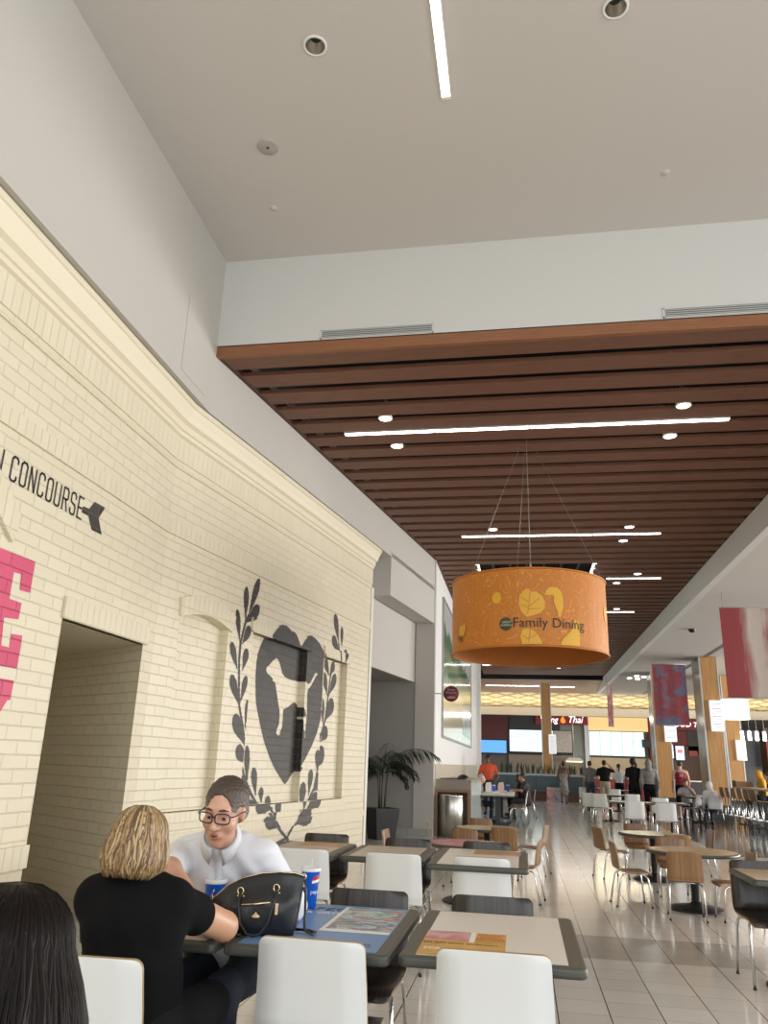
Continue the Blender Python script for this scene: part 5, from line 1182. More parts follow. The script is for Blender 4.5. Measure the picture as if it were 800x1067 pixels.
def grow(prims, res, k=0.03, warp=None):
    lo = np.full(3, 1e9); hi = -lo
    for p in prims:
        if p[0] == 's': continue
        if p[0] == 'c':
            for q, r in ((p[1], p[3]), (p[2], p[4])): lo = np.minimum(lo, V3(q)-r); hi = np.maximum(hi, V3(q)+r)
        else: m = max(p[2]); lo = np.minimum(lo, V3(p[1])-m); hi = np.maximum(hi, V3(p[1])+m)
    lo -= 3*res + 0.02; hi += 3*res + 0.02
    n = np.ceil((hi-lo)/res).astype(int)+1
    X = np.stack(np.meshgrid(*[lo[i]+np.arange(n[i])*res for i in range(3)], indexing='ij'), -1)
    D = field(X.reshape(-1, 3), prims, k)
    if warp is not None: D = D + warp(X.reshape(-1, 3))
    D = D.reshape(n)
    s = D < 0
    c = [(i, j, l) for i in (0, 1) for j in (0, 1) for l in (0, 1)]
    sh = lambda A, o: A[o[0]:A.shape[0]-1+o[0], o[1]:A.shape[1]-1+o[1], o[2]:A.shape[2]-1+o[2]]
    cnt = sum(sh(s, o).astype(int) for o in c); act = (cnt > 0) & (cnt < 8)
    idx = -np.ones(act.shape, int); ii = np.argwhere(act); idx[act] = np.arange(len(ii))
    acc = np.zeros((len(ii), 3)); num = np.zeros(len(ii))
    for o in c:
        for ax in range(3):
            if o[ax]: continue
            o2 = list(o); o2[ax] = 1
            a = sh(D, o)[act]; b = sh(D, o2)[act]; m = (a < 0) != (b < 0)
            t = np.where(m, a/(a-b+1e-12), 0); p = np.tile(np.array(o, float), (len(ii), 1)); p[:, ax] += t
            acc[m] += p[m]; num[m] += 1
    verts = lo + (ii + acc/num[:, None])*res
    faces = []
    for ax in range(3):
        b, d = (ax+1) % 3, (ax+2) % 3
        sl0 = [slice(None)]*3; sl1 = [slice(None)]*3; sl0[ax] = slice(0, -1); sl1[ax] = slice(1, None)
        a_, b_ = s[tuple(sl0)], s[tuple(sl1)]; ch_ = np.argwhere(a_ != b_)
        ok = (ch_[:, b] > 0) & (ch_[:, d] > 0) & (ch_[:, b] < n[b]-1) & (ch_[:, d] < n[d]-1); ch_ = ch_[ok]
        q = []
        for db, dd in ((-1, -1), (0, -1), (0, 0), (-1, 0)):
            e = ch_.copy(); e[:, b] += db; e[:, d] += dd; q.append(idx[e[:, 0], e[:, 1], e[:, 2]])
        q = np.stack(q, 1); inside_first = a_[ch_[:, 0], ch_[:, 1], ch_[:, 2]]
        q[~inside_first] = q[~inside_first][:, ::-1]; faces.append(q)
    return verts, np.concatenate(faces)
def grown(name, prims, res, mat, parent, k=0.03, warp=None):
    v, f = grow(prims, res, k, warp)
    me = bpy.data.meshes.new(name); me.from_pydata([tuple(p) for p in v], [], [tuple(int(i) for i in q) for q in f]); me.materials.append(mat)
    me.polygons.foreach_set('use_smooth', [True]*len(me.polygons)); me.update()
    o = bpy.data.objects.new(name, me); COL.objects.link(o); o.parent = parent
    return o
def infl(p, d, kk=None):
    if p[0] == 'c': return ('c', p[1], p[2], p[3]+d, p[4]+d) + tuple(p[5:])
    return (p[0], p[1], tuple(r+d for r in p[2]), p[3] if len(p) > 3 else None) + tuple(p[4:])
def lerp3(a, b, t): return tuple(a[i]+(b[i]-a[i])*t for i in range(3))
def skin(name, c): return M(name, c, 0.5)
SK_L = skin('skin_light', (0.62, 0.36, 0.25)); SK_T = skin('skin_tan', (0.42, 0.22, 0.14)); SK_D = skin('skin_dark', (0.13, 0.065, 0.04)); SK_M = skin('skin_medium', (0.52, 0.29, 0.19))
def hairm(name, c): return M(name, c, 0.5, build=noisy(tuple(q*.7 for q in c), tuple(q*1.3 for q in c), (60, 60, 8), 2))
H_BLACK = hairm('hair_black', (0.010, 0.008, 0.007)); H_BROWN = hairm('hair_brown', (0.05, 0.028, 0.016)); H_GREY = hairm('hair_grey', (0.42, 0.40, 0.37))
def cloth(name, c, rough=0.8): return M(name, c, rough)
def hand_prims(w, d, side, up=(0, 0, 1), s=1.0):
    """palm and five curled fingers leaving wrist w along direction d"""
    d = Vector(d).normalized(); up = Vector(up); sd = d.cross(up).normalized(); nn = sd.cross(d).normalized(); w = Vector(w); out = []
    palm = w + d*0.05*s
    R_ = np.array([list(sd), list(d), list(nn)]).T
    out.append(('e', tuple(palm), (0.04*s, 0.048*s, 0.016*s), R_, 0.012))
    for k, (o, l) in enumerate(((-.030, .068), (-.010, .078), (.010, .072), (.029, .056))):
        b = w + d*0.088*s + sd*o*s; m = b + d*l*.5*s - nn*0.006*s; e = m + d*l*.42*s - nn*l*.35*s
        out.append(('c', tuple(w + d*0.06*s + sd*o*.9*s), tuple(m), .0095*s, .0085*s, 0.004)); out.append(('c', tuple(m), tuple(e), .0085*s, .007*s, 0.004))
    b = w + d*0.03*s + sd*side*0.034*s; m = b + (d*.6+sd*side*.75)*0.035*s; e = m + (d*.95+sd*side*.15)*0.032*s - nn*.01*s
    out.append(('c', tuple(b), tuple(m), .012*s, .0095*s, 0.006)); out.append(('c', tuple(m), tuple(e), .0095*s, .008*s, 0.005))
    return out
def person(label, loc, deg, H, skinm, hair, top, bottom, pose='stand', sleeve='short', legs='trousers', hairstyle='short', arms=None, stride=0.0, shoes=None, res=0.016, extras=None, group=None, wide=1.0):
    s = H/1.75; t = thing('person', label, 'person', loc, R(deg), group)
    S = lambda *p: tuple(q*s for q in p)
    seat = pose == 'seat'; dz = -0.47 if seat else 0; ln = 0.10 if seat else 0.0
    pel = (0, 0, .95+dz); che = (0, ln*.5, 1.32+dz); sho = (0, ln*.8, 1.43+dz); hd = (0, ln*1.3+.015, 1.635+dz)
    B = {}
    B['pelvis'] = [('e', S(0, 0, .95+dz), S(.165*wide, .12*wide, .13), None)]
    B['torso'] = [('e', S(0, ln*.25, 1.13+dz), S(.145*wide, .105*wide, .16), None), ('e', S(*che), S(.172*wide, .118*wide, .20), None), ('c', S(-.145, sho[1], sho[2]-.015), S(.145, sho[1], sho[2]-.015), .062*s, .062*s)]
    B['neck'] = [('c', S(0, sho[1]-.005, 1.44+dz), S(hd[0], hd[1]-.01, 1.57+dz), .058*s, .052*s)]
    hx, hy, hz = hd
    B['head'] = [('e', S(hx, hy-.012, hz+.025), S(.073, .092, .09), None), ('e', S(hx, hy+.022, hz-.035), S(.057, .068, .082), None), ('c', S(hx, hy+.085, hz-.0), S(hx, hy+.10, hz-.028), .010*s, .014*s, .01),
                 ('e', S(hx-.074, hy-.01, hz-.01), S(.012, .02, .03), None, .008), ('e', S(hx+.074, hy-.01, hz-.01), S(.012, .02, .03), None, .008), ('e', S(hx, hy+.07, hz-.085), S(.025, .02, .018), None, .02)]
    A = arms or {}
    arm = {}
    for sd, nm in ((-1, 'L'), (1, 'R')):
        sh = (sd*.185*wide, sho[1], sho[2]-.02)
        e, w = A.get(nm, ((sd*.235*wide, sho[1]-.03, 1.13+dz), (sd*.24*wide, sho[1]+.07, .90+dz)))
        arm[nm] = (sh, e, w)
        B['up'+nm] = [('c', S(*sh), S(*e), .050*s, .040*s)]
        B['lo'+nm] = [('c', S(*e), S(*w), .040*s, .027*s)]
        d = Vector(w)-Vector(e); B['hand'+nm] = hand_prims(S(*w), d, -sd, (1, 0, 0) if abs(d.normalized().z) > .7 else (0, 0, 1), s)
    L = {}
    for sd, nm in ((-1, 'L'), (1, 'R')):
        if seat: hip, kn, an = (sd*.095, .02, .50-.03), (sd*.11, .43, .50-.0), (sd*.11, .40, .09)
        else: st = stride*sd; hip, kn, an = (sd*.09, 0, .90), (sd*.095, st*.55+.02, .50+abs(st)*.02), (sd*.095, st-.02 if st >= 0 else st-.1, .09+(0.06 if st < 0 else 0))
        L[nm] = (hip, kn, an)
        B['th'+nm] = [('c', S(*hip), S(*kn), .085*s*wide, .055*s)]
        B['sh'+nm] = [('c', S(*kn), S(*lerp3(kn, an, .35)), .055*s, .055*s), ('c', S(*lerp3(kn, an, .35)), S(*an), .055*s, .036*s)]
        B['ft'+nm] = [('c', S(an[0], an[1]-.03, an[2]-.045), S(an[0]+sd*.02, an[1]+.15, an[2]-.055), .038*s, .030*s)]
    allp = [p for q in B.values() for p in q]
    grown('body', allp, res, skinm, t, 0.025*s)
    d = 0.014
    tp = [infl(p, d) for p in B['torso']] + [infl(B['pelvis'][0], d-.004)]
    for nm in 'LR':
        sh, e, w = arm[nm]
        if sleeve == 'short': tp.append(('c', S(*sh), S(*lerp3(sh, e, .62)), .060*s, .056*s))
        elif sleeve == 'long': tp += [('c', S(*sh), S(*e), .064*s, .056*s), ('c', S(*e), S(*lerp3(e, w, .93)), .056*s, .042*s)]
    if sleeve == 'none':
        tp = [infl(B['torso'][0], d), infl(('e', S(*che), S(.165*wide, .116*wide, .17), None), d), infl(B['pelvis'][0], d-.004)]
        for sd in (-1, 1): tp.append(('c', S(sd*.09, sho[1]-.02, sho[2]-.06), S(sd*.085, sho[1], sho[2]+.03), .045*s, .040*s))
    if legs == 'dress':
        tp = [infl(B['torso'][0], d), infl(('e', S(0, ln*.4, 1.24), S(.165, .112, .12), None), d)] + [('c', S(0, 0, 1.0), S(0, 0, .55), .165*s, .20*s)]
    grown('shirt' if legs != 'dress' else 'dress', tp, res, top, t, 0.03*s)
    if legs != 'dress':
        bp_ = [infl(B['pelvis'][0], .012)]
        for nm in 'LR':
            hip, kn, an = L[nm]
            if legs == 'trousers': bp_ += [infl(B['th'+nm][0], .014), ('c', S(*kn), S(*lerp3(kn, an, .93)), .066*s, .052*s)]
            else: bp_ += [('c', S(*hip), S(*lerp3(hip, kn, .92)), .10*s, .085*s)]
        grown('trousers' if legs == 'trousers' else 'shorts', bp_, res, bottom, t, 0.02*s)
    sm = shoes or m_blackp
    for nm in 'LR': grown('shoe', [infl(B['ft'+nm][0], .010)], 0.014, sm, t, 0.01)
    # hair
    hp = [('e', S(hx, hy-.022, hz+.035), S(.083, .098, .094), None)]
    if hairstyle == 'bun': hp.append(('e', S(hx, hy-.05, hz+.13), S(.05, .05, .045), None))
    if hairstyle == 'pony': hp += [('c', S(hx, hy-.10, hz+.03), S(hx, hy-.13, hz-.10), .03*s, .028*s), ('c', S(hx, hy-.13, hz-.10), S(hx, hy-.10, hz-.30), .028*s, .012*s)]
    if hairstyle == 'long': hp += [('c', S(hx-.04, hy-.05, hz), S(hx-.05, hy-.06, hz-.22), .055*s, .045*s), ('c', S(hx+.04, hy-.05, hz), S(hx+.05, hy-.06, hz-.22), .055*s, .045*s)]
    if hairstyle == 'afro': hp = [('e', S(hx, hy-.02, hz+.045), S(.10, .11, .105), None)]
    hp.append(('s', S(hx, hy+.10, hz-.035), S(.085, .085, .09), None, .01))
    if hairstyle == 'hood': hp = [('e', S(hx, hy-.02, hz+.015), S(.105, .122, .135), None), ('c', S(hx, hy-.05, hz-.07), S(0, sho[1]-.06, sho[2]+.03), .09*s, .10*s), ('s', S(hx, hy+.12, hz-.01), S(.075, .09, .10), None, .01)]
    grown('hood' if hairstyle == 'hood' else 'hair', hp, 0.014, hair, t, 0.02)
    if extras: extras(t, s)
    return t
m_shirt_o = cloth('orange_shirt', (0.62, 0.085, 0.03)); m_blk = M('black_cloth', (0.008, 0.008, 0.009), 0.85, spec=0.15); m_jean = cloth('dark_jeans', (0.03, 0.04, 0.065)); m_dgrey = cloth('dark_grey_cloth', (0.035, 0.035, 0.04)); m_mgrey = cloth('mid_grey_cloth', (0.17, 0.165, 0.165))
m_wsh = cloth('white_cotton', (0.78, 0.78, 0.80), 0.75); m_hood = cloth('grey_hoodie', (0.23, 0.215, 0.20)); m_tank = cloth('red_jersey', (0.27, 0.018, 0.028)); m_khaki = cloth('khaki_cloth', (0.36, 0.30, 0.22)); m_must = cloth('mustard_cloth', (0.62, 0.34, 0.025))
m_pat = M('floral_cloth', (0.1, 0.1, 0.1), 0.8, build=blotch([(0.01, 0.01, 0.012), (0.02, 0.02, 0.022), (0.45, 0.42, 0.38), (0.02, 0.02, 0.03), (0.30, 0.10, 0.10)], 17, 2))
person('person in an orange shirt standing facing the camera behind the long table', (-1.08, 26.3, 0), 180, 1.76, SK_D, H_BLACK, m_shirt_o, m_jean, sleeve='short', hairstyle='afro', wide=1.12, arms={'L': ((-.30, .02, 1.12), (-.22, .22, .98)), 'R': ((.30, .02, 1.12), (.22, .22, .98))})
person('grey-haired person seated by the bright wall past the cabinet', (-1.24, 22.7, 0), -90, 1.66, SK_L, H_GREY, m_mgrey, m_jean, pose='seat', sleeve='long', hairstyle='short')
person('man in dark grey shirt seated on aisle side of the long table', (0.12, 24.75, 0), 92, 1.74, SK_T, H_BROWN, m_dgrey, m_dgrey, pose='seat', sleeve='short', wide=1.1, arms={'L': ((-.24, .18, .78), (-.16, .38, .80)), 'R': ((.24, .18, .78), (.16, .38, .80))})
person('dark-haired person in black seated beyond the man in dark grey', (-0.02, 26.1, 0), 95, 1.66, SK_D, H_BLACK, m_blk, m_blk, pose='seat', sleeve='long', hairstyle='long')
def ribs(t, s): pass
person('woman in strapless patterned dress walking away down the aisle', (1.72, 35.8, 0), -4, 1.70, SK_D, H_BLACK, m_pat, m_pat, legs='dress', sleeve='none', hairstyle='bun', stride=0.12, wide=1.08, arms={'L': ((-.25, .02, 1.16), (-.20, .20, 1.02)), 'R': ((.25, -.02, 1.14), (.24, .12, .95))})
person('man in grey tee standing with back turned left of the queue', (2.46, 31.2, 0), 5, 1.73, SK_T, H_BLACK, m_mgrey, m_jean, sleeve='short')
person('man in black shirt and khaki shorts holding a phone to his ear', (2.95, 30.9, 0), -8, 1.77, SK_T, H_BLACK, m_blk, m_khaki, sleeve='short', legs='shorts', wide=1.12, arms={'R': ((.36, .06, 1.36), (.15, .08, 1.60))})
person('woman in white shirt with dark ponytail at the red counter', (3.72, 33.2, 0), 0, 1.67, SK_L, H_BLACK, m_wsh, m_blk, sleeve='short', hairstyle='pony')
person('tall person in black tee with back turned in the queue', (3.52, 27.4, 0), 3, 1.80, SK_D, H_BLACK, m_blk, m_blk, sleeve='short', hairstyle='afro')
def hoodie_hem(t, s): grown('hoodie_hem', [('e', (0, 0, .93*s), (.20*s, .15*s, .17*s), None)], 0.016, m_blk, t)
person('person in grey hoodie with the hood up in the queue', (3.98, 27.3, 0), 0, 1.78, SK_T, m_hood, m_hood, m_blk, sleeve='long', hairstyle='hood', extras=hoodie_hem, wide=1.08)
def jersey(t, s):
    text('jersey_lettering', 'WILD', 0.085, m_wsh, (0, -.16*s, 1.42*s), (R(80), 0, 0), t, 1, .002); text('jersey_lettering', '22', 0.12, m_wsh, (0, -.155*s, 1.31*s), (R(90), 0, 0), t, 1, .002)
person('man in red tank top with white lettering on his back', (5.12, 28.3, 0), 2, 1.79, SK_L, H_BROWN, m_tank, m_blk, sleeve='none', legs='shorts', extras=jersey, shoes=m_wp, wide=1.06)
person('person in maroon behind the black-dressed one in the queue', (4.32, 32.9, 0), 4, 1.72, SK_T, H_BROWN, cloth('maroon_cloth', (0.09, 0.02, 0.02)), m_blk, sleeve='short')
person('person in pale grey top seated facing camera by the wooden column', (5.08, 27.35, 0), 172, 1.68, SK_T, H_BROWN, cloth('pale_grey_cloth', (0.42, 0.42, 0.44)), m_jean, pose='seat', sleeve='short', arms={'L': ((-.26, .16, .80), (-.10, .16, 1.02)), 'R': ((.26, .16, .80), (.14, .36, .80))})
person('person in white top seated with back turned by the wooden column', (5.56, 26.05, 0), 10, 1.62, SK_L, m_wsh, m_wsh, m_jean, pose='seat', sleeve='long', hairstyle='hood')
def at_bar(lab, x, y, deg, H, sk, hr, tp, style, sl='long'):
    t = person(lab, (x, y, 0.30), deg, H, sk, hr, tp, m_jean, pose='seat', sleeve=sl, hairstyle=style)
    g = G(); g.lathe([(.001, .42), (.19, .42), (.20, .45), (.001, .46)], 20); sq = tag(g.build('stool_seat', m_oakd), 'x', 'x'); bpy.data.objects.remove(sq)
    return t
at_bar('person in mustard hoodie leaning on the high bar', 7.25, 26.75, 92, 1.70, SK_L, m_must, m_must, 'hood')
at_bar('bare-armed person beside the mustard hoodie at the high bar', 7.3, 26.0, 88, 1.66, SK_L, H_BROWN, m_tank, 'long', 'none')
at_bar('blonde person in white at the right end of the high bar', 7.3, 25.2, 90, 1.68, SK_L, hairm('hair_sandy', (0.30, 0.18, 0.09)), m_wsh, 'long', 'short')

# ------------------------------------------------------------------ the couple at the table
def xf(prims, M4):
    Rm = np.array(M4.to_3x3().normalized()); o = []
    for p in prims:
        if p[0] == 'c': o.append(('c', tuple(M4 @ Vector(p[1])), tuple(M4 @ Vector(p[2])), *p[3:]))
        else:
            r0 = np.array(p[3]) if len(p) > 3 and p[3] is not None else np.eye(3)
            o.append((p[0], tuple(M4 @ Vector(p[1])), p[2], Rm @ r0, *p[4:]))
    return o
def sc(prims, s):
    o = []
    for p in prims:
        if p[0] == 'c': o.append(('c', tuple(q*s for q in p[1]), tuple(q*s for q in p[2]), p[3]*s, p[4]*s, *p[5:]))
        else: o.append((p[0], tuple(q*s for q in p[1]), tuple(q*s for q in p[2]), *p[3:]))
    return o
HEAD = [('e', (0, -.016, .03), (.074, .094, .090), None), ('e', (0, .028, -.03), (.060, .064, .088), None), ('e', (0, .032, -.088), (.047, .046, .034), None, .03), ('e', (0, .070, -.104), (.020, .016, .014), None, .02),
        ('c', (-.036, .080, .027), (.036, .080, .027), .012, .012, .02), ('e', (-.040, .058, -.028), (.026, .028, .026), None, .02), ('e', (.040, .058, -.028), (.026, .028, .026), None, .02),
        ('s', (-.031, .101, .008), (.018, .017, .012), None, .012), ('s', (.031, .101, .008), (.018, .017, .012), None, .012),
        ('c', (0, .090, .012), (0, .112, -.030), .008, .012, .010), ('e', (0, .110, -.034), (.013, .013, .011), None, .008), ('e', (-.013, .098, -.036), (.010, .011, .008), None, .006), ('e', (.013, .098, -.036), (.010, .011, .008), None, .006),
        ('e', (0, .084, -.066), (.026, .014, .014), None, .015),
        ('e', (-.074, -.004, -.002), (.010, .020, .032), None, .006), ('e', (.074, -.004, -.002), (.010, .020, .032), None, .006)]
man = thing('person', 'man in glasses and white dress shirt leaning on the table facing the blonde woman', 'person', (-1.38, 4.0, 0))
ML = Matrix.Translation((-0.0, 0, 0))
off = Vector((1.38, -4.0, 0))                       # world to the man's own frame
def W(x, y, z): return (x+1.38, y-4.0, z)
hs = 1.10
HM = Matrix.Translation(W(-1.285, 3.47, 1.225)) @ Matrix.Rotation(R(178), 4, 'Z') @ Matrix.Rotation(R(-13), 4, 'X') @ Matrix.Rotation(R(-4), 4, 'Y')
head = xf(sc(HEAD, hs), HM)
SHL, SHR = W(-1.575, 3.76, 1.015), W(-1.185, 3.75, 1.02)
ELL, WRL = W(-1.535, 3.52, .975), W(-1.335, 3.42, .835)
ELR, WRR = W(-1.07, 3.86, .81), W(-1.22, 3.74, .79)
neck = [('c', W(-1.375, 3.74, 1.05), W(-1.33, 3.53, 1.17), .066, .062)]
torso = [('e', W(-1.38, 4.02, .58), (.18, .14, .15), None), ('e', W(-1.38, 3.96, .76), (.175, .135, .17), None), ('e', W(-1.375, 3.83, .94), (.19, .135, .18), np.array(Matrix.Rotation(R(28), 3, 'X'))), ('c', W(-1.52, 3.76, 1.005), W(-1.235, 3.75, 1.01), .068, .068), ('c', W(-1.45, 3.75, 1.035), W(-1.30, 3.74, 1.04), .06, .06)]
armp = [('c', SHL, ELL, .056, .048), ('c', ELL, WRL, .046, .031), ('c', SHR, ELR, .056, .048), ('c', ELR, WRR, .046, .031)]
hands = hand_prims(WRL, Vector((.75, -.1, -.42)), -1, (0, -.3, 1)) + hand_prims(WRR, Vector((-.75, -.35, -.02)), 1)
thigh = [('c', W(-1.48, 4.02, .50), W(-1.50, 3.58, .51), .085, .06), ('c', W(-1.28, 4.02, .50), W(-1.27, 3.58, .51), .085, .06)]
shin = [('c', W(-1.50, 3.58, .51), W(-1.50, 3.62, .09), .058, .038), ('c', W(-1.27, 3.58, .51), W(-1.27, 3.62, .09), .058, .038)]
foot = [('c', W(-1.50, 3.63, .045), W(-1.51, 3.47, .04), .038, .032), ('c', W(-1.27, 3.63, .045), W(-1.26, 3.47, .04), .038, .032)]
m_skin_man = M('skin_man', (0.60, 0.33, 0.23), 0.45, build=noisy((0.56, 0.29, 0.195), (0.66, 0.38, 0.27), (14, 14, 14), 3))
grown('body', torso + neck + armp + thigh + shin + foot, 0.011, m_skin_man, man, .02)
grown('head', head + [('c', W(-1.375, 3.74, 1.05), W(-1.33, 3.53, 1.17), .064, .060, .03)], 0.0055, m_skin_man, man, .022)
grown('hand', hand_prims(WRL, Vector((.75, -.1, -.42)), -1, (0, -.3, 1)), 0.0055, m_skin_man, man, .012)
grown('hand', hand_prims(WRR, Vector((-.75, -.35, -.02)), 1), 0.0055, m_skin_man, man, .012)
def folds(P):
    return 0.0075*np.sin(P[:, 0]*46 + P[:, 2]*30 + 6*np.sin(P[:, 2]*11+P[:, 1]*9)) * np.clip(np.sin(P[:, 2]*17 + P[:, 0]*12 + P[:, 1]*11)+.35, 0, 1) + .004*np.sin(P[:, 2]*70+P[:, 0]*25+4*np.sin(P[:, 0]*13))*np.clip(np.sin(P[:, 1]*21+P[:, 0]*8), 0, 1)
m_shirt = M('white_dress_shirt', (0.76, 0.77, 0.81), 0.75)
sl_ = [('c', SHL, lerp3(SHL, ELL, .80), .074, .068), ('c', SHR, ELR, .078, .070), ('c', ELR, lerp3(ELR, WRR, .35), .066, .058)]
grown('shirt', [infl(p, .022) for p in torso] + sl_ + [('c', W(-1.375, 3.745, 1.05), W(-1.36, 3.66, 1.085), .075, .074), ('s', W(-1.335, 3.54, 1.16), (.070, .085, .075), None, .01)], 0.009, m_shirt, man, .03, folds)
# collar, placket, pocket
def hp_(x, y, z): return HM @ Vector((x*hs, y*hs, z*hs))
col = G()
nk = Vector(W(-1.345, 3.60, 1.115)); ax = (Vector(W(-1.33, 3.53, 1.17))-Vector(W(-1.375, 3.74, 1.05))).normalized()
ux = Vector((1, 0, 0)); ux = (ux - ax*ux.dot(ax)).normalized(); uy = ax.cross(ux)
def ringp(a, r, h): return nk + (ux*math.cos(a) + uy*math.sin(a))*r + ax*h
front = -math.pi/2 if (uy.y < 0) is False else math.pi/2
n = 40
for sgn in (1,):
    rows = []
    for k in range(n+1):
        a = front + R(16) + (2*math.pi-R(32))*k/n; e = min(k, n-k)/n
        pt = 0.040*max(0, 1-e*6)
        rows.append((ringp(a, .070, -.006), ringp(a, .073, .008), ringp(a, .080, -.006), ringp(a, .090+pt*.5, -.026-pt)))
    v = [p for r_ in rows for p in r_]
    f = [(4*k+j, 4*k+4+j, 4*k+5+j, 4*k+1+j) for k in range(n) for j in range(3)]
    col.add(v, f, 0, True)
co = col.build('collar', m_shirt, man); sm_ = co.modifiers.new('solid', 'SOLIDIFY'); sm_.thickness = 0.004; sm_.offset = 0
from mathutils.bvhtree import BVHTree
_sh = [o for o in man.children if o.name.startswith('shirt')][0]
bvh = BVHTree.FromPolygons([v.co for v in _sh.data.vertices], [tuple(p.vertices) for p in _sh.data.polygons])
def on_shirt(x, z, lift):
    h = bvh.ray_cast(Vector((x, -1.2, z)), Vector((0, 1, 0))); return (h[0] + Vector((0, -lift, 0))) if h[0] is not None else None
pl_ = G(); rows_ = []
for k in range(16):
    z = 1.055 - k*.017; x = .022 - k*.0006
    a_, b_ = on_shirt(x-.015, z, .003), on_shirt(x+.015, z, .003)
    if a_ is not None and b_ is not None: rows_.append((a_, b_))
pl_.add([p for r_ in rows_ for p in r_], [(2*k, 2*k+1, 2*k+3, 2*k+2) for k in range(len(rows_)-1)], 0, True)
po_ = pl_.build('placket', m_shirt, man); po_.modifiers.new('solid', 'SOLIDIFY').thickness = 0.004
for k in (3, 8, 13):
    if k < len(rows_):
        p = (rows_[k][0]+rows_[k][1])/2
        G().lathe([(.001, .004), (.005, .004), (.0055, 0)], 10, mat=Matrix.Translation(p+Vector((0, -.002, 0))) @ Matrix.Rotation(R(75), 4, 'X')).build('button', M('button_pearl', (.6, .6, .6), .3), man)
# eyes, lips, brows, hair, glasses
m_eye = M('eye_white', (0.5, 0.47, 0.45), 0.25); m_iris = M('eye_iris', (0.03, 0.02, 0.015), 0.2)
def ball(name, c, r, mat, parent, sx=(1, 1, 1), n=12):
    prof = [(max(.0005, r*math.sin(math.pi*k/n)), -r*math.cos(math.pi*k/n)) for k in range(n+1)]
    return G().lathe(prof, 16, 0, mat=Matrix.Translation(c) @ Matrix.Diagonal((*sx, 1))).build(name, mat, parent)
for s_ in (-1, 1):
    e_ = ball('eye', hp_(s_*.031, .0805, .006), .0125*hs, m_eye, man); ball('iris', hp_(s_*.031-.002, .0872, .0005), .0078*hs, m_iris, e_)
    ball('eyelid', hp_(s_*.031, .0800, .0098), .0144*hs, m_skin_man, man, (1.15, 1, .75)); ball('eyelid', hp_(s_*.031, .0795, -.0035), .0128*hs, m_skin_man, man, (1.1, 1, .55))
    g = G(); g.tube([hp_(s_*.014, .0985, .030), hp_(s_*.03, .096, .0335), hp_(s_*.050, .083, .028)], [.003, .0048, .002], 6); g.build('eyebrow', H_BROWN, man)
g = G(); g.tube([hp_(-.021, .089, -.064), hp_(-.008, .0985, -.060), hp_(0, .099, -.0615), hp_(.008, .0985, -.060), hp_(.021, .089, -.064)], [.002, .005, .0045, .005, .002], 8)
g.tube([hp_(-.019, .089, -.069), hp_(0, .098, -.0745), hp_(.019, .089, -.069)], [.002, .0062, .002], 8)
g.build('lips', M('lips', (0.42, 0.15, 0.12), 0.4), man)
g = G(); g.tube([hp_(-.014, .0955, -.0665), hp_(0, .1, -.0672), hp_(.014, .0955, -.0665)], [.001, .0034, .001], 8); g.build('mouth', M('mouth_dark', (0.05, 0.012, 0.010), 0.5), man)
hair_p = xf(sc([('e', (0, -.020, .040), (.083, .102, .092), None), ('e', (0, -.055, -.005), (.076, .06, .065), None), ('s', (0, .130, .008), (.092, .084, .118), None, .010), ('s', (0, .02, -.11), (.12, .10, .09), None, .01), ('s', (.082, .02, -.012), (.03, .026, .045), None, .008), ('s', (-.082, .02, -.012), (.03, .026, .045), None, .008)], hs), HM)
def hair_noise(P): return 0.0025*np.sin(P[:, 0]*260+8*np.sin(P[:, 2]*40))*np.sin(P[:, 1]*120+P[:, 0]*90)
m_hman = M('hair_greying_brown', (0.07, 0.05, 0.04), 0.55)
def hman(nt, b):
    tc = N(nt, 'ShaderNodeTexCoord'); mp = N(nt, 'ShaderNodeMapping'); mp.inputs['Scale'].default_value = (240, 90, 60); nt.links.new(tc.outputs['Object'], mp.inputs[0])
    no = N(nt, 'ShaderNodeTexNoise'); no.inputs['Scale'].default_value = 1; nt.links.new(mp.outputs[0], no.inputs['Vector'])
    s = N(nt, 'ShaderNodeSeparateXYZ'); nt.links.new(tc.outputs['Object'], s.inputs[0])
    v = math_(nt, 'ADD', math_(nt, 'MULTIPLY', math_(nt, 'SUBTRACT', 1.30, s.outputs[2]), 5.0), math_(nt, 'MULTIPLY', no.outputs[0], 0.5))
    r = ramp(nt, v, [(0.05, (0.055, 0.036, 0.026)), (0.35, (0.09, 0.065, 0.05)), (0.85, (0.32, 0.29, 0.26))]); nt.links.new(r.outputs[0], b.inputs['Base Color'])
hman(m_hman.node_tree, m_hman.node_tree.nodes['Principled BSDF'])
grown('hair', hair_p, 0.005, m_hman, man, .018, hair_noise)
gl = None; g = G()
for s_ in (-1, 1):
    lp_ = []
    for k in range(25):
        a = 2*math.pi*k/24; cx, cz = math.copysign(abs(math.cos(a))**.6, math.cos(a)), math.copysign(abs(math.sin(a))**.6, math.sin(a))
        lp_.append(hp_(s_*.034+.0285*cx, .112-.010*abs((s_*.034+.0285*cx)/.062)**2, .004+.019*cz))
    g.tube(lp_, .0026*hs, 6, cap=False)
    g.tube([hp_(s_*.062, .103, .012), hp_(s_*.076, .085, .012), hp_(s_*.083, 0.0, .008), hp_(s_*.080, -.02, -.006)], .0026*hs, 6)
g.tube([hp_(-.007, .112, .008), hp_(0, .1135, .011), hp_(.007, .112, .008)], .0026*hs, 6)
gl = g.build('glasses', M('tortoise_black', (0.02, 0.014, 0.012), 0.25), man)
grown('trousers', [infl(p, .014) for p in thigh+shin] + [infl(torso[0], .012)], .012, cloth('navy_cloth', (0.02, 0.025, 0.045)), man, .03)
for f_ in foot: grown('shoe', [infl(f_, .01)], .012, m_blackp, man)

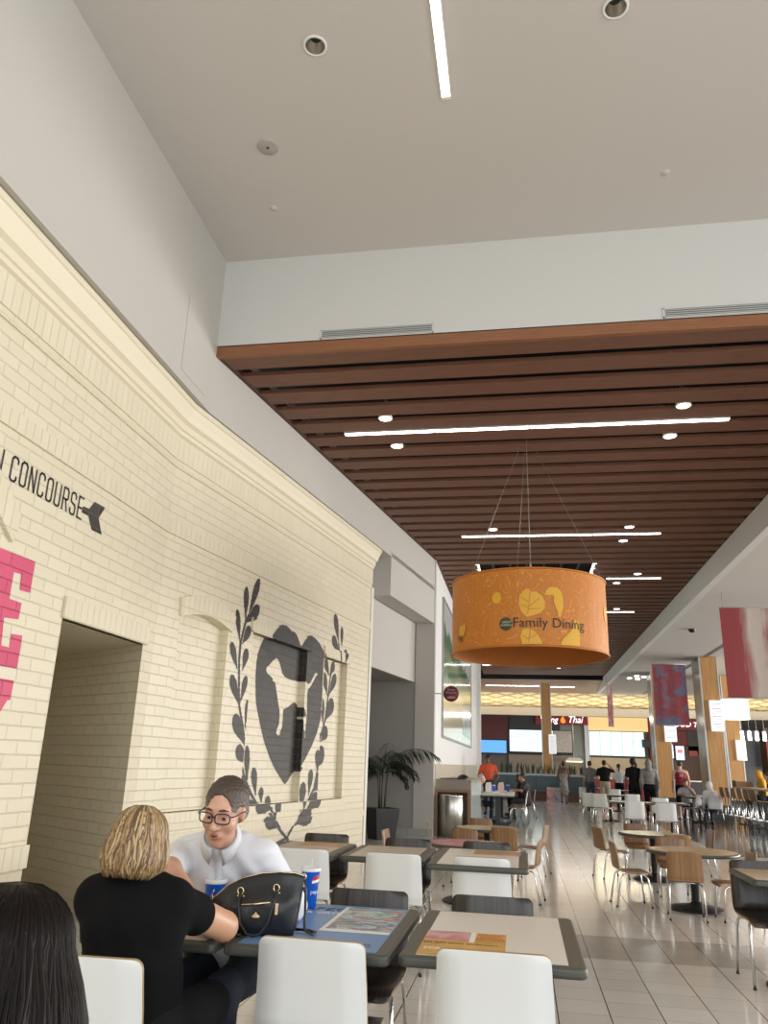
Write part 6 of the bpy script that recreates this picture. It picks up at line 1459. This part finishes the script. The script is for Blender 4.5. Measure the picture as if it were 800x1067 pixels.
# ---- the woman, seen from behind
wom = thing('person', 'blonde woman in black short-sleeved top seated with back to the camera', 'person', (-1.40, 2.95, 0))
def W2_(x, y, z): return (x+1.40, y-2.95, z)
HW = Matrix.Translation(W2_(-1.43, 2.99, 1.125)) @ Matrix.Rotation(R(-14), 4, 'Z') @ Matrix.Rotation(R(-8), 4, 'X')
head = xf(HEAD, HW)
torso = [('e', W2_(-1.40, 2.98, .55), (.19, .15, .13), None), ('e', W2_(-1.41, 2.98, .70), (.175, .125, .16), None), ('e', W2_(-1.42, 2.99, .86), (.185, .125, .16), None), ('c', W2_(-1.575, 2.985, .94), W2_(-1.285, 3.0, .94), .062, .062), ('c', W2_(-1.51, 2.98, .97), W2_(-1.35, 2.99, .97), .052, .052)]
neck = [('c', W2_(-1.42, 2.97, .97), W2_(-1.43, 2.99, 1.09), .056, .050)]
sR, eR, wR = W2_(-1.29, 3.02, .925), W2_(-1.185, 3.30, .81), W2_(-1.42, 3.50, .79)
sL, eL, wL = W2_(-1.585, 3.0, .92), W2_(-1.66, 3.22, .80), W2_(-1.53, 3.48, .785)
arms_ = [('c', sR, eR, .066, .055), ('c', eR, wR, .050, .032), ('c', sL, eL, .066, .052), ('c', eL, wL, .048, .032)]
thigh = [('c', W2_(-1.49, 2.99, .50), W2_(-1.50, 3.42, .51), .09, .062), ('c', W2_(-1.30, 2.99, .50), W2_(-1.26, 3.40, .51), .09, .062)]
shin = [('c', W2_(-1.50, 3.42, .51), W2_(-1.50, 3.36, .09), .06, .038), ('c', W2_(-1.26, 3.40, .51), W2_(-1.24, 3.22, .09), .06, .038)]
foot = [('c', W2_(-1.50, 3.35, .045), W2_(-1.51, 3.50, .04), .036, .030), ('c', W2_(-1.24, 3.21, .045), W2_(-1.23, 3.36, .04), .036, .030)]
m_skin_w = M('skin_woman', (0.58, 0.32, 0.20), 0.45)
grown('body', torso + neck + arms_ + thigh + shin + foot, .011, m_skin_w, wom, .02)
grown('head', head, .008, m_skin_w, wom, .022)
grown('hand', hand_prims(wR, Vector((-.7, .5, -.02)), 1), .0055, m_skin_w, wom, .012); grown('hand', hand_prims(wL, Vector((.6, .5, -.02)), -1), .0055, m_skin_w, wom, .012)
m_btop = M('black_knit', (0.006, 0.006, 0.007), 0.9, spec=0.12)
def folds2(P): return 0.004*np.sin(P[:, 2]*34 + 5*np.sin(P[:, 0]*11)) * np.clip(np.sin(P[:, 0]*9+2), 0, 1)
grown('top', [infl(p, .016) for p in torso[1:]] + [('c', sR, lerp3(sR, eR, .42), .076, .076), ('c', sL, lerp3(sL, eL, .5), .076, .076), ('c', W2_(-1.40, 2.98, .66), W2_(-1.40, 3.0, .50), .175, .185), ('s', W2_(-1.43, 3.0, 1.07), (.075, .075, .07), None, .01)], .009, m_btop, wom, .03, folds2)
grown('trousers', [infl(p, .018) for p in thigh+shin] + [infl(torso[0], .008)], .012, m_blk, wom, .03)
for f_ in foot: grown('shoe', [infl(f_, .01)], .012, m_blackp, wom)
# hair in clumps over a cap
HB = [M('hair_blonde_dark', (0.13, 0.075, 0.032), 0.42), M('hair_blonde', (0.30, 0.185, 0.08), 0.4), M('hair_blonde_light', (0.50, 0.37, 0.20), 0.4)]
def bob(parent, HMx, zend, mats, nclump, seed, rad=(.098, .112, .10), flare=0.02, r0=.0075, front=50, weights=(5, 4, 3), wavy=.006):
    rb = random.Random(seed); cap = xf([('e', (0, -.02, .035), (rad[0]-.008, rad[1]-.008, rad[2]-.008), None), ('e', (0, -.04, -.05), (rad[0]-.016, .075, .07), None), ('s', (0, .13, -.05), (.085, .085, .11), None, .01)], HMx)
    root = grown('hair', cap, .008, mats[0], parent, .02)
    gs = [G() for _ in mats]; ch_ = [i for i, w in enumerate(weights) for _ in range(w)]
    for k in range(nclump):
        a = R(rb.uniform(-180+front, 180-front)) - math.pi/2; lay = rb.uniform(0, 1)
        tw = rb.uniform(-.25, .25); pts = []; sc_ = 1 + .05*lay
        st = rb.choice((.02, .05, .35, .6))
        ph = rb.uniform(0, 6)
        for j in range(12):
            u = j/11
            if u < .45:
                th = (st + (math.pi/2 - st)*(u/.45)); q = Vector((rad[0]*sc_*math.sin(th)*math.cos(a), -.02+rad[1]*sc_*math.sin(th)*math.sin(a), .035+rad[2]*sc_*math.cos(th)))
            else:
                w_ = (u-.45)/.55; aa = a + tw*w_; fl = 1 + flare/rad[0]*math.sin(w_*math.pi*.9)
                if w_ > .8: fl -= (w_-.8)*.45
                ze = zend*(1-.10*lay) + rb.uniform(-.004, .004)
                q = Vector((rad[0]*sc_*fl*math.cos(aa), -.02+rad[1]*sc_*fl*math.sin(aa), .035+(ze-.035)*w_))
                q += Vector((math.cos(aa+1.57), math.sin(aa+1.57), 0))*wavy*math.sin(w_*7+ph)
            pts.append(HMx @ q)
        rr = [r0*.45] + [r0*rb.uniform(.8, 1.15)]*8 + [r0*.8, r0*.5, r0*.12]
        gs[rb.choice(ch_)].tube(pts, rr, 5)
    for g, m in zip(gs, mats):
        if g.v: g.build('hair_strands', m, root)
bob(wom, HW, -.118, HB, 700, 5, rad=(.094, .108, .098), r0=.0048, flare=.016, front=42)

# ---- the dark-haired person in the near corner
dk = thing('person', 'person with long dark hair seen from behind in the near left corner', 'person', (-0.932, 1.42, -0.045))
def W3(x, y, z): return (x+.93, y-1.42, z)
HD = Matrix.Translation(W3(-.905, 1.43, 1.125)) @ Matrix.Rotation(R(10), 4, 'Z') @ Matrix.Rotation(R(-6), 4, 'X')
torso = [('e', W3(-.93, 1.40, .52), (.18, .14, .13), None), ('e', W3(-.93, 1.40, .70), (.16, .115, .16), None), ('e', W3(-.95, 1.40, .82), (.165, .115, .14), None), ('c', W3(-1.06, 1.40, .865), W3(-.86, 1.40, .865), .050, .050)]
neck = [('c', W3(-.94, 1.40, .88), W3(-.91, 1.42, 1.08), .052, .048)]
arm3 = [('c', W3(-1.11, 1.41, .86), W3(-1.15, 1.58, .70), .05, .042), ('c', W3(-1.15, 1.58, .70), W3(-1.05, 1.80, .70), .042, .03), ('c', W3(-.83, 1.41, .86), W3(-.80, 1.58, .68), .05, .042), ('c', W3(-.80, 1.58, .68), W3(-.84, 1.80, .70), .042, .03)]
leg3 = [('c', W3(-1.03, 1.42, .48), W3(-1.04, 1.84, .49), .085, .06), ('c', W3(-.84, 1.42, .48), W3(-.83, 1.84, .49), .085, .06), ('c', W3(-1.04, 1.84, .49), W3(-1.04, 1.82, .09), .058, .038), ('c', W3(-.83, 1.84, .49), W3(-.83, 1.82, .09), .058, .038)]
ft3 = [('c', W3(-1.04, 1.81, .045), W3(-1.05, 1.96, .04), .036, .03), ('c', W3(-.83, 1.81, .045), W3(-.82, 1.96, .04), .036, .03)]
grown('body', torso + neck + arm3 + leg3 + ft3, .012, SK_L, dk, .02); grown('head', xf(HEAD, HD), .008, SK_L, dk, .022)
grown('hand', hand_prims(W3(-1.05, 1.80, .70), (.5, .8, 0), -1), .006, SK_L, dk, .012); grown('hand', hand_prims(W3(-.84, 1.80, .70), (-.5, .8, 0), 1), .006, SK_L, dk, .012)
grown('jacket', [infl(p, .016) for p in torso] + [infl(arm3[0], .018), infl(arm3[1], .016), infl(arm3[2], .018), infl(arm3[3], .016)], .010, cloth('charcoal_cloth', (0.045, 0.045, 0.05)), dk, .03)
grown('trousers', [infl(p, .014) for p in leg3] + [infl(torso[0], .012)], .012, m_jean, dk, .03)
for f_ in ft3: grown('shoe', [infl(f_, .01)], .012, m_blackp, dk)
HK = [M('hair_near_black', (0.006, 0.004, 0.0035), 0.45, spec=0.12), M('hair_dark_brown', (0.011, 0.006, 0.0045), 0.45, spec=0.12)]
bob(dk, HD, -.34, HK, 900, 11, rad=(.102, .115, .10), flare=.05, r0=.0045, front=40, weights=(3, 2), wavy=.007)

# ------------------------------------------------------------------ the handbag
hb = thing('handbag', 'black leather handbag with gold rings on the blue poster table', 'handbag', (-1.125, 3.555, 0.7435), R(6))
m_lea = M('black_leather', (0.012, 0.013, 0.016), 0.36, build=lambda nt, b: noisy((0.010, 0.011, 0.013), (0.020, 0.021, 0.025), (300, 300, 300), 3, .4, .6, .25, 'Object', .001)(nt, b))
m_gld = M('pale_gold', (0.75, 0.58, 0.36), 0.25, 1.0)
def bag_loft():
    g = G(); NV, NT = 22, 48; v = []
    tx = [-.225, -.19, -.14, -.08, 0, .08, .15, .19]; tz = [.105, .135, .178, .208, .230, .238, .236, .226]
    for i in range(NV):
        u = i/(NV-1); L = -.155 - .070*u**1.6; Rr = .160 + .030*u
        d = (.058 + .016*math.sin(math.pi*min(1, u*1.25))) * (1 - max(0, u-.55)/.45*.88)
        if u < .06: d *= .93; L += .006; Rr -= .006
        for k in range(NT):
            q = 2*math.pi*k/NT; c, s_ = math.cos(q), math.sin(q)
            x = (L+Rr)/2 + (Rr-L)/2*math.copysign(abs(c)**.75, c); y = d*math.copysign(abs(s_)**.75, s_)
            zt = float(np.interp(x, tx, tz)); z = u*zt
            dent = .006*math.sin(x*34+u*4)*math.sin(u*math.pi)*(1 if s_ < 0 else .6) + .004*math.sin(x*75-u*9)*math.sin(u*math.pi)
            v.append((x, y + dent, z))
    f = [(i*NT+k, i*NT+(k+1) % NT, (i+1)*NT+(k+1) % NT, (i+1)*NT+k) for i in range(NV-1) for k in range(NT)]
    f.append(tuple(range(NT))[::-1]); f.append(tuple(range((NV-1)*NT, NV*NT)))
    g.add(v, f, 0, True); return g
bag_loft().build('body', m_lea, hb)
g = G(); g.tube([(-.22, 0, .112), (-.19, 0, .138), (-.14, 0, .181), (-.08, 0, .210), (0, 0, .232), (.08, 0, .240), (.15, 0, .238), (.188, 0, .228)], .0035, 6); g.build('zip', m_gld, hb)
for sx in (-.075, .078):
    g = G(); rc = (sx, -.050, .166 if sx < 0 else .184)
    g.tube([(rc[0]+.012*math.cos(R(15*k)), rc[1]-.003, rc[2]+.014*math.sin(R(15*k))) for k in range(25)], .0032, 6, cap=False)
    g.build('ring', m_gld, hb)
    g = G(); 
    for s_ in (-1, 1): g.lathe([(.001, .003), (.004, .003), (.0045, 0)], 8, mat=Matrix.Translation((rc[0]+s_*.012, rc[1]+.004, rc[2]-.020)) @ Matrix.Rotation(R(90), 4, 'X'))
    g.build('rivet', m_gld, hb)
g = G(); g.tube([(-.075, -.056, .156), (-.074, -.074, .11), (-.06, -.088, .05), (-.03, -.092, .012), (.0, -.094, .007), (.03, -.092, .014), (.058, -.088, .055), (.072, -.076, .12), (.078, -.056, .174)], .0058, 8)
g.build('handle', m_lea, hb)
g = G(); g.tube([(-.060, -.083, .118), (0, -.086, .124), (.06, -.082, .132)], .0042, 6); g.build('pocket_zip', m_gld, hb)
g = G(); g.box(.082, .096, -.086, -.080, .085, .130); bev(g.build('zip_pull', m_gld, hb), .003)
e = G(); e.prism([(-.018, 0), (-.008, .006), (0, .016), (.008, .006), (.018, 0), (.012, -.006), (-.012, -.006)], -.085, -.075, 'y'); eo = e.build('emblem', m_gld, hb); eo.location = (.005, -.006, .080)
g = G()
for k in range(6): 
    c = Vector((-.205-.004*k, -.01, .150-.022*k)); g.tube([tuple(c + Vector((.006*math.cos(R(30*q)), 0 if k % 2 else .006*math.sin(R(30*q)), .011*math.sin(R(30*q)) if k % 2 else .011*math.cos(R(30*q))))) for q in range(13)], .0022, 5, cap=False)
g.build('chain', m_gld, hb)
g = G(); g.tube([(-.222, -.01, .03), (-.19, -.07, .008), (-.12, -.09, .007), (-.05, -.088, .007)], .006, 8); g.build('shoulder_strap', m_lea, hb)
g = G(); g.tube([(.188, 0, .215), (.196, .004, .16), (.198, .006, .08), (.20, .0, .02), (.235, -.02, .008), (.245, .02, .008), (.21, .06, .008), (.15, .07, .008)], .006, 8)
g.build('shoulder_strap', m_lea, hb)
g = G(); g.tube([(.186+.008*math.cos(R(30*k)), 0, .225+.012*math.sin(R(30*k))) for k in range(13)], .003, 6, cap=False); g.box(.182, .192, -.004, .004, .185, .21); g.build('clasp', m_gld, hb)
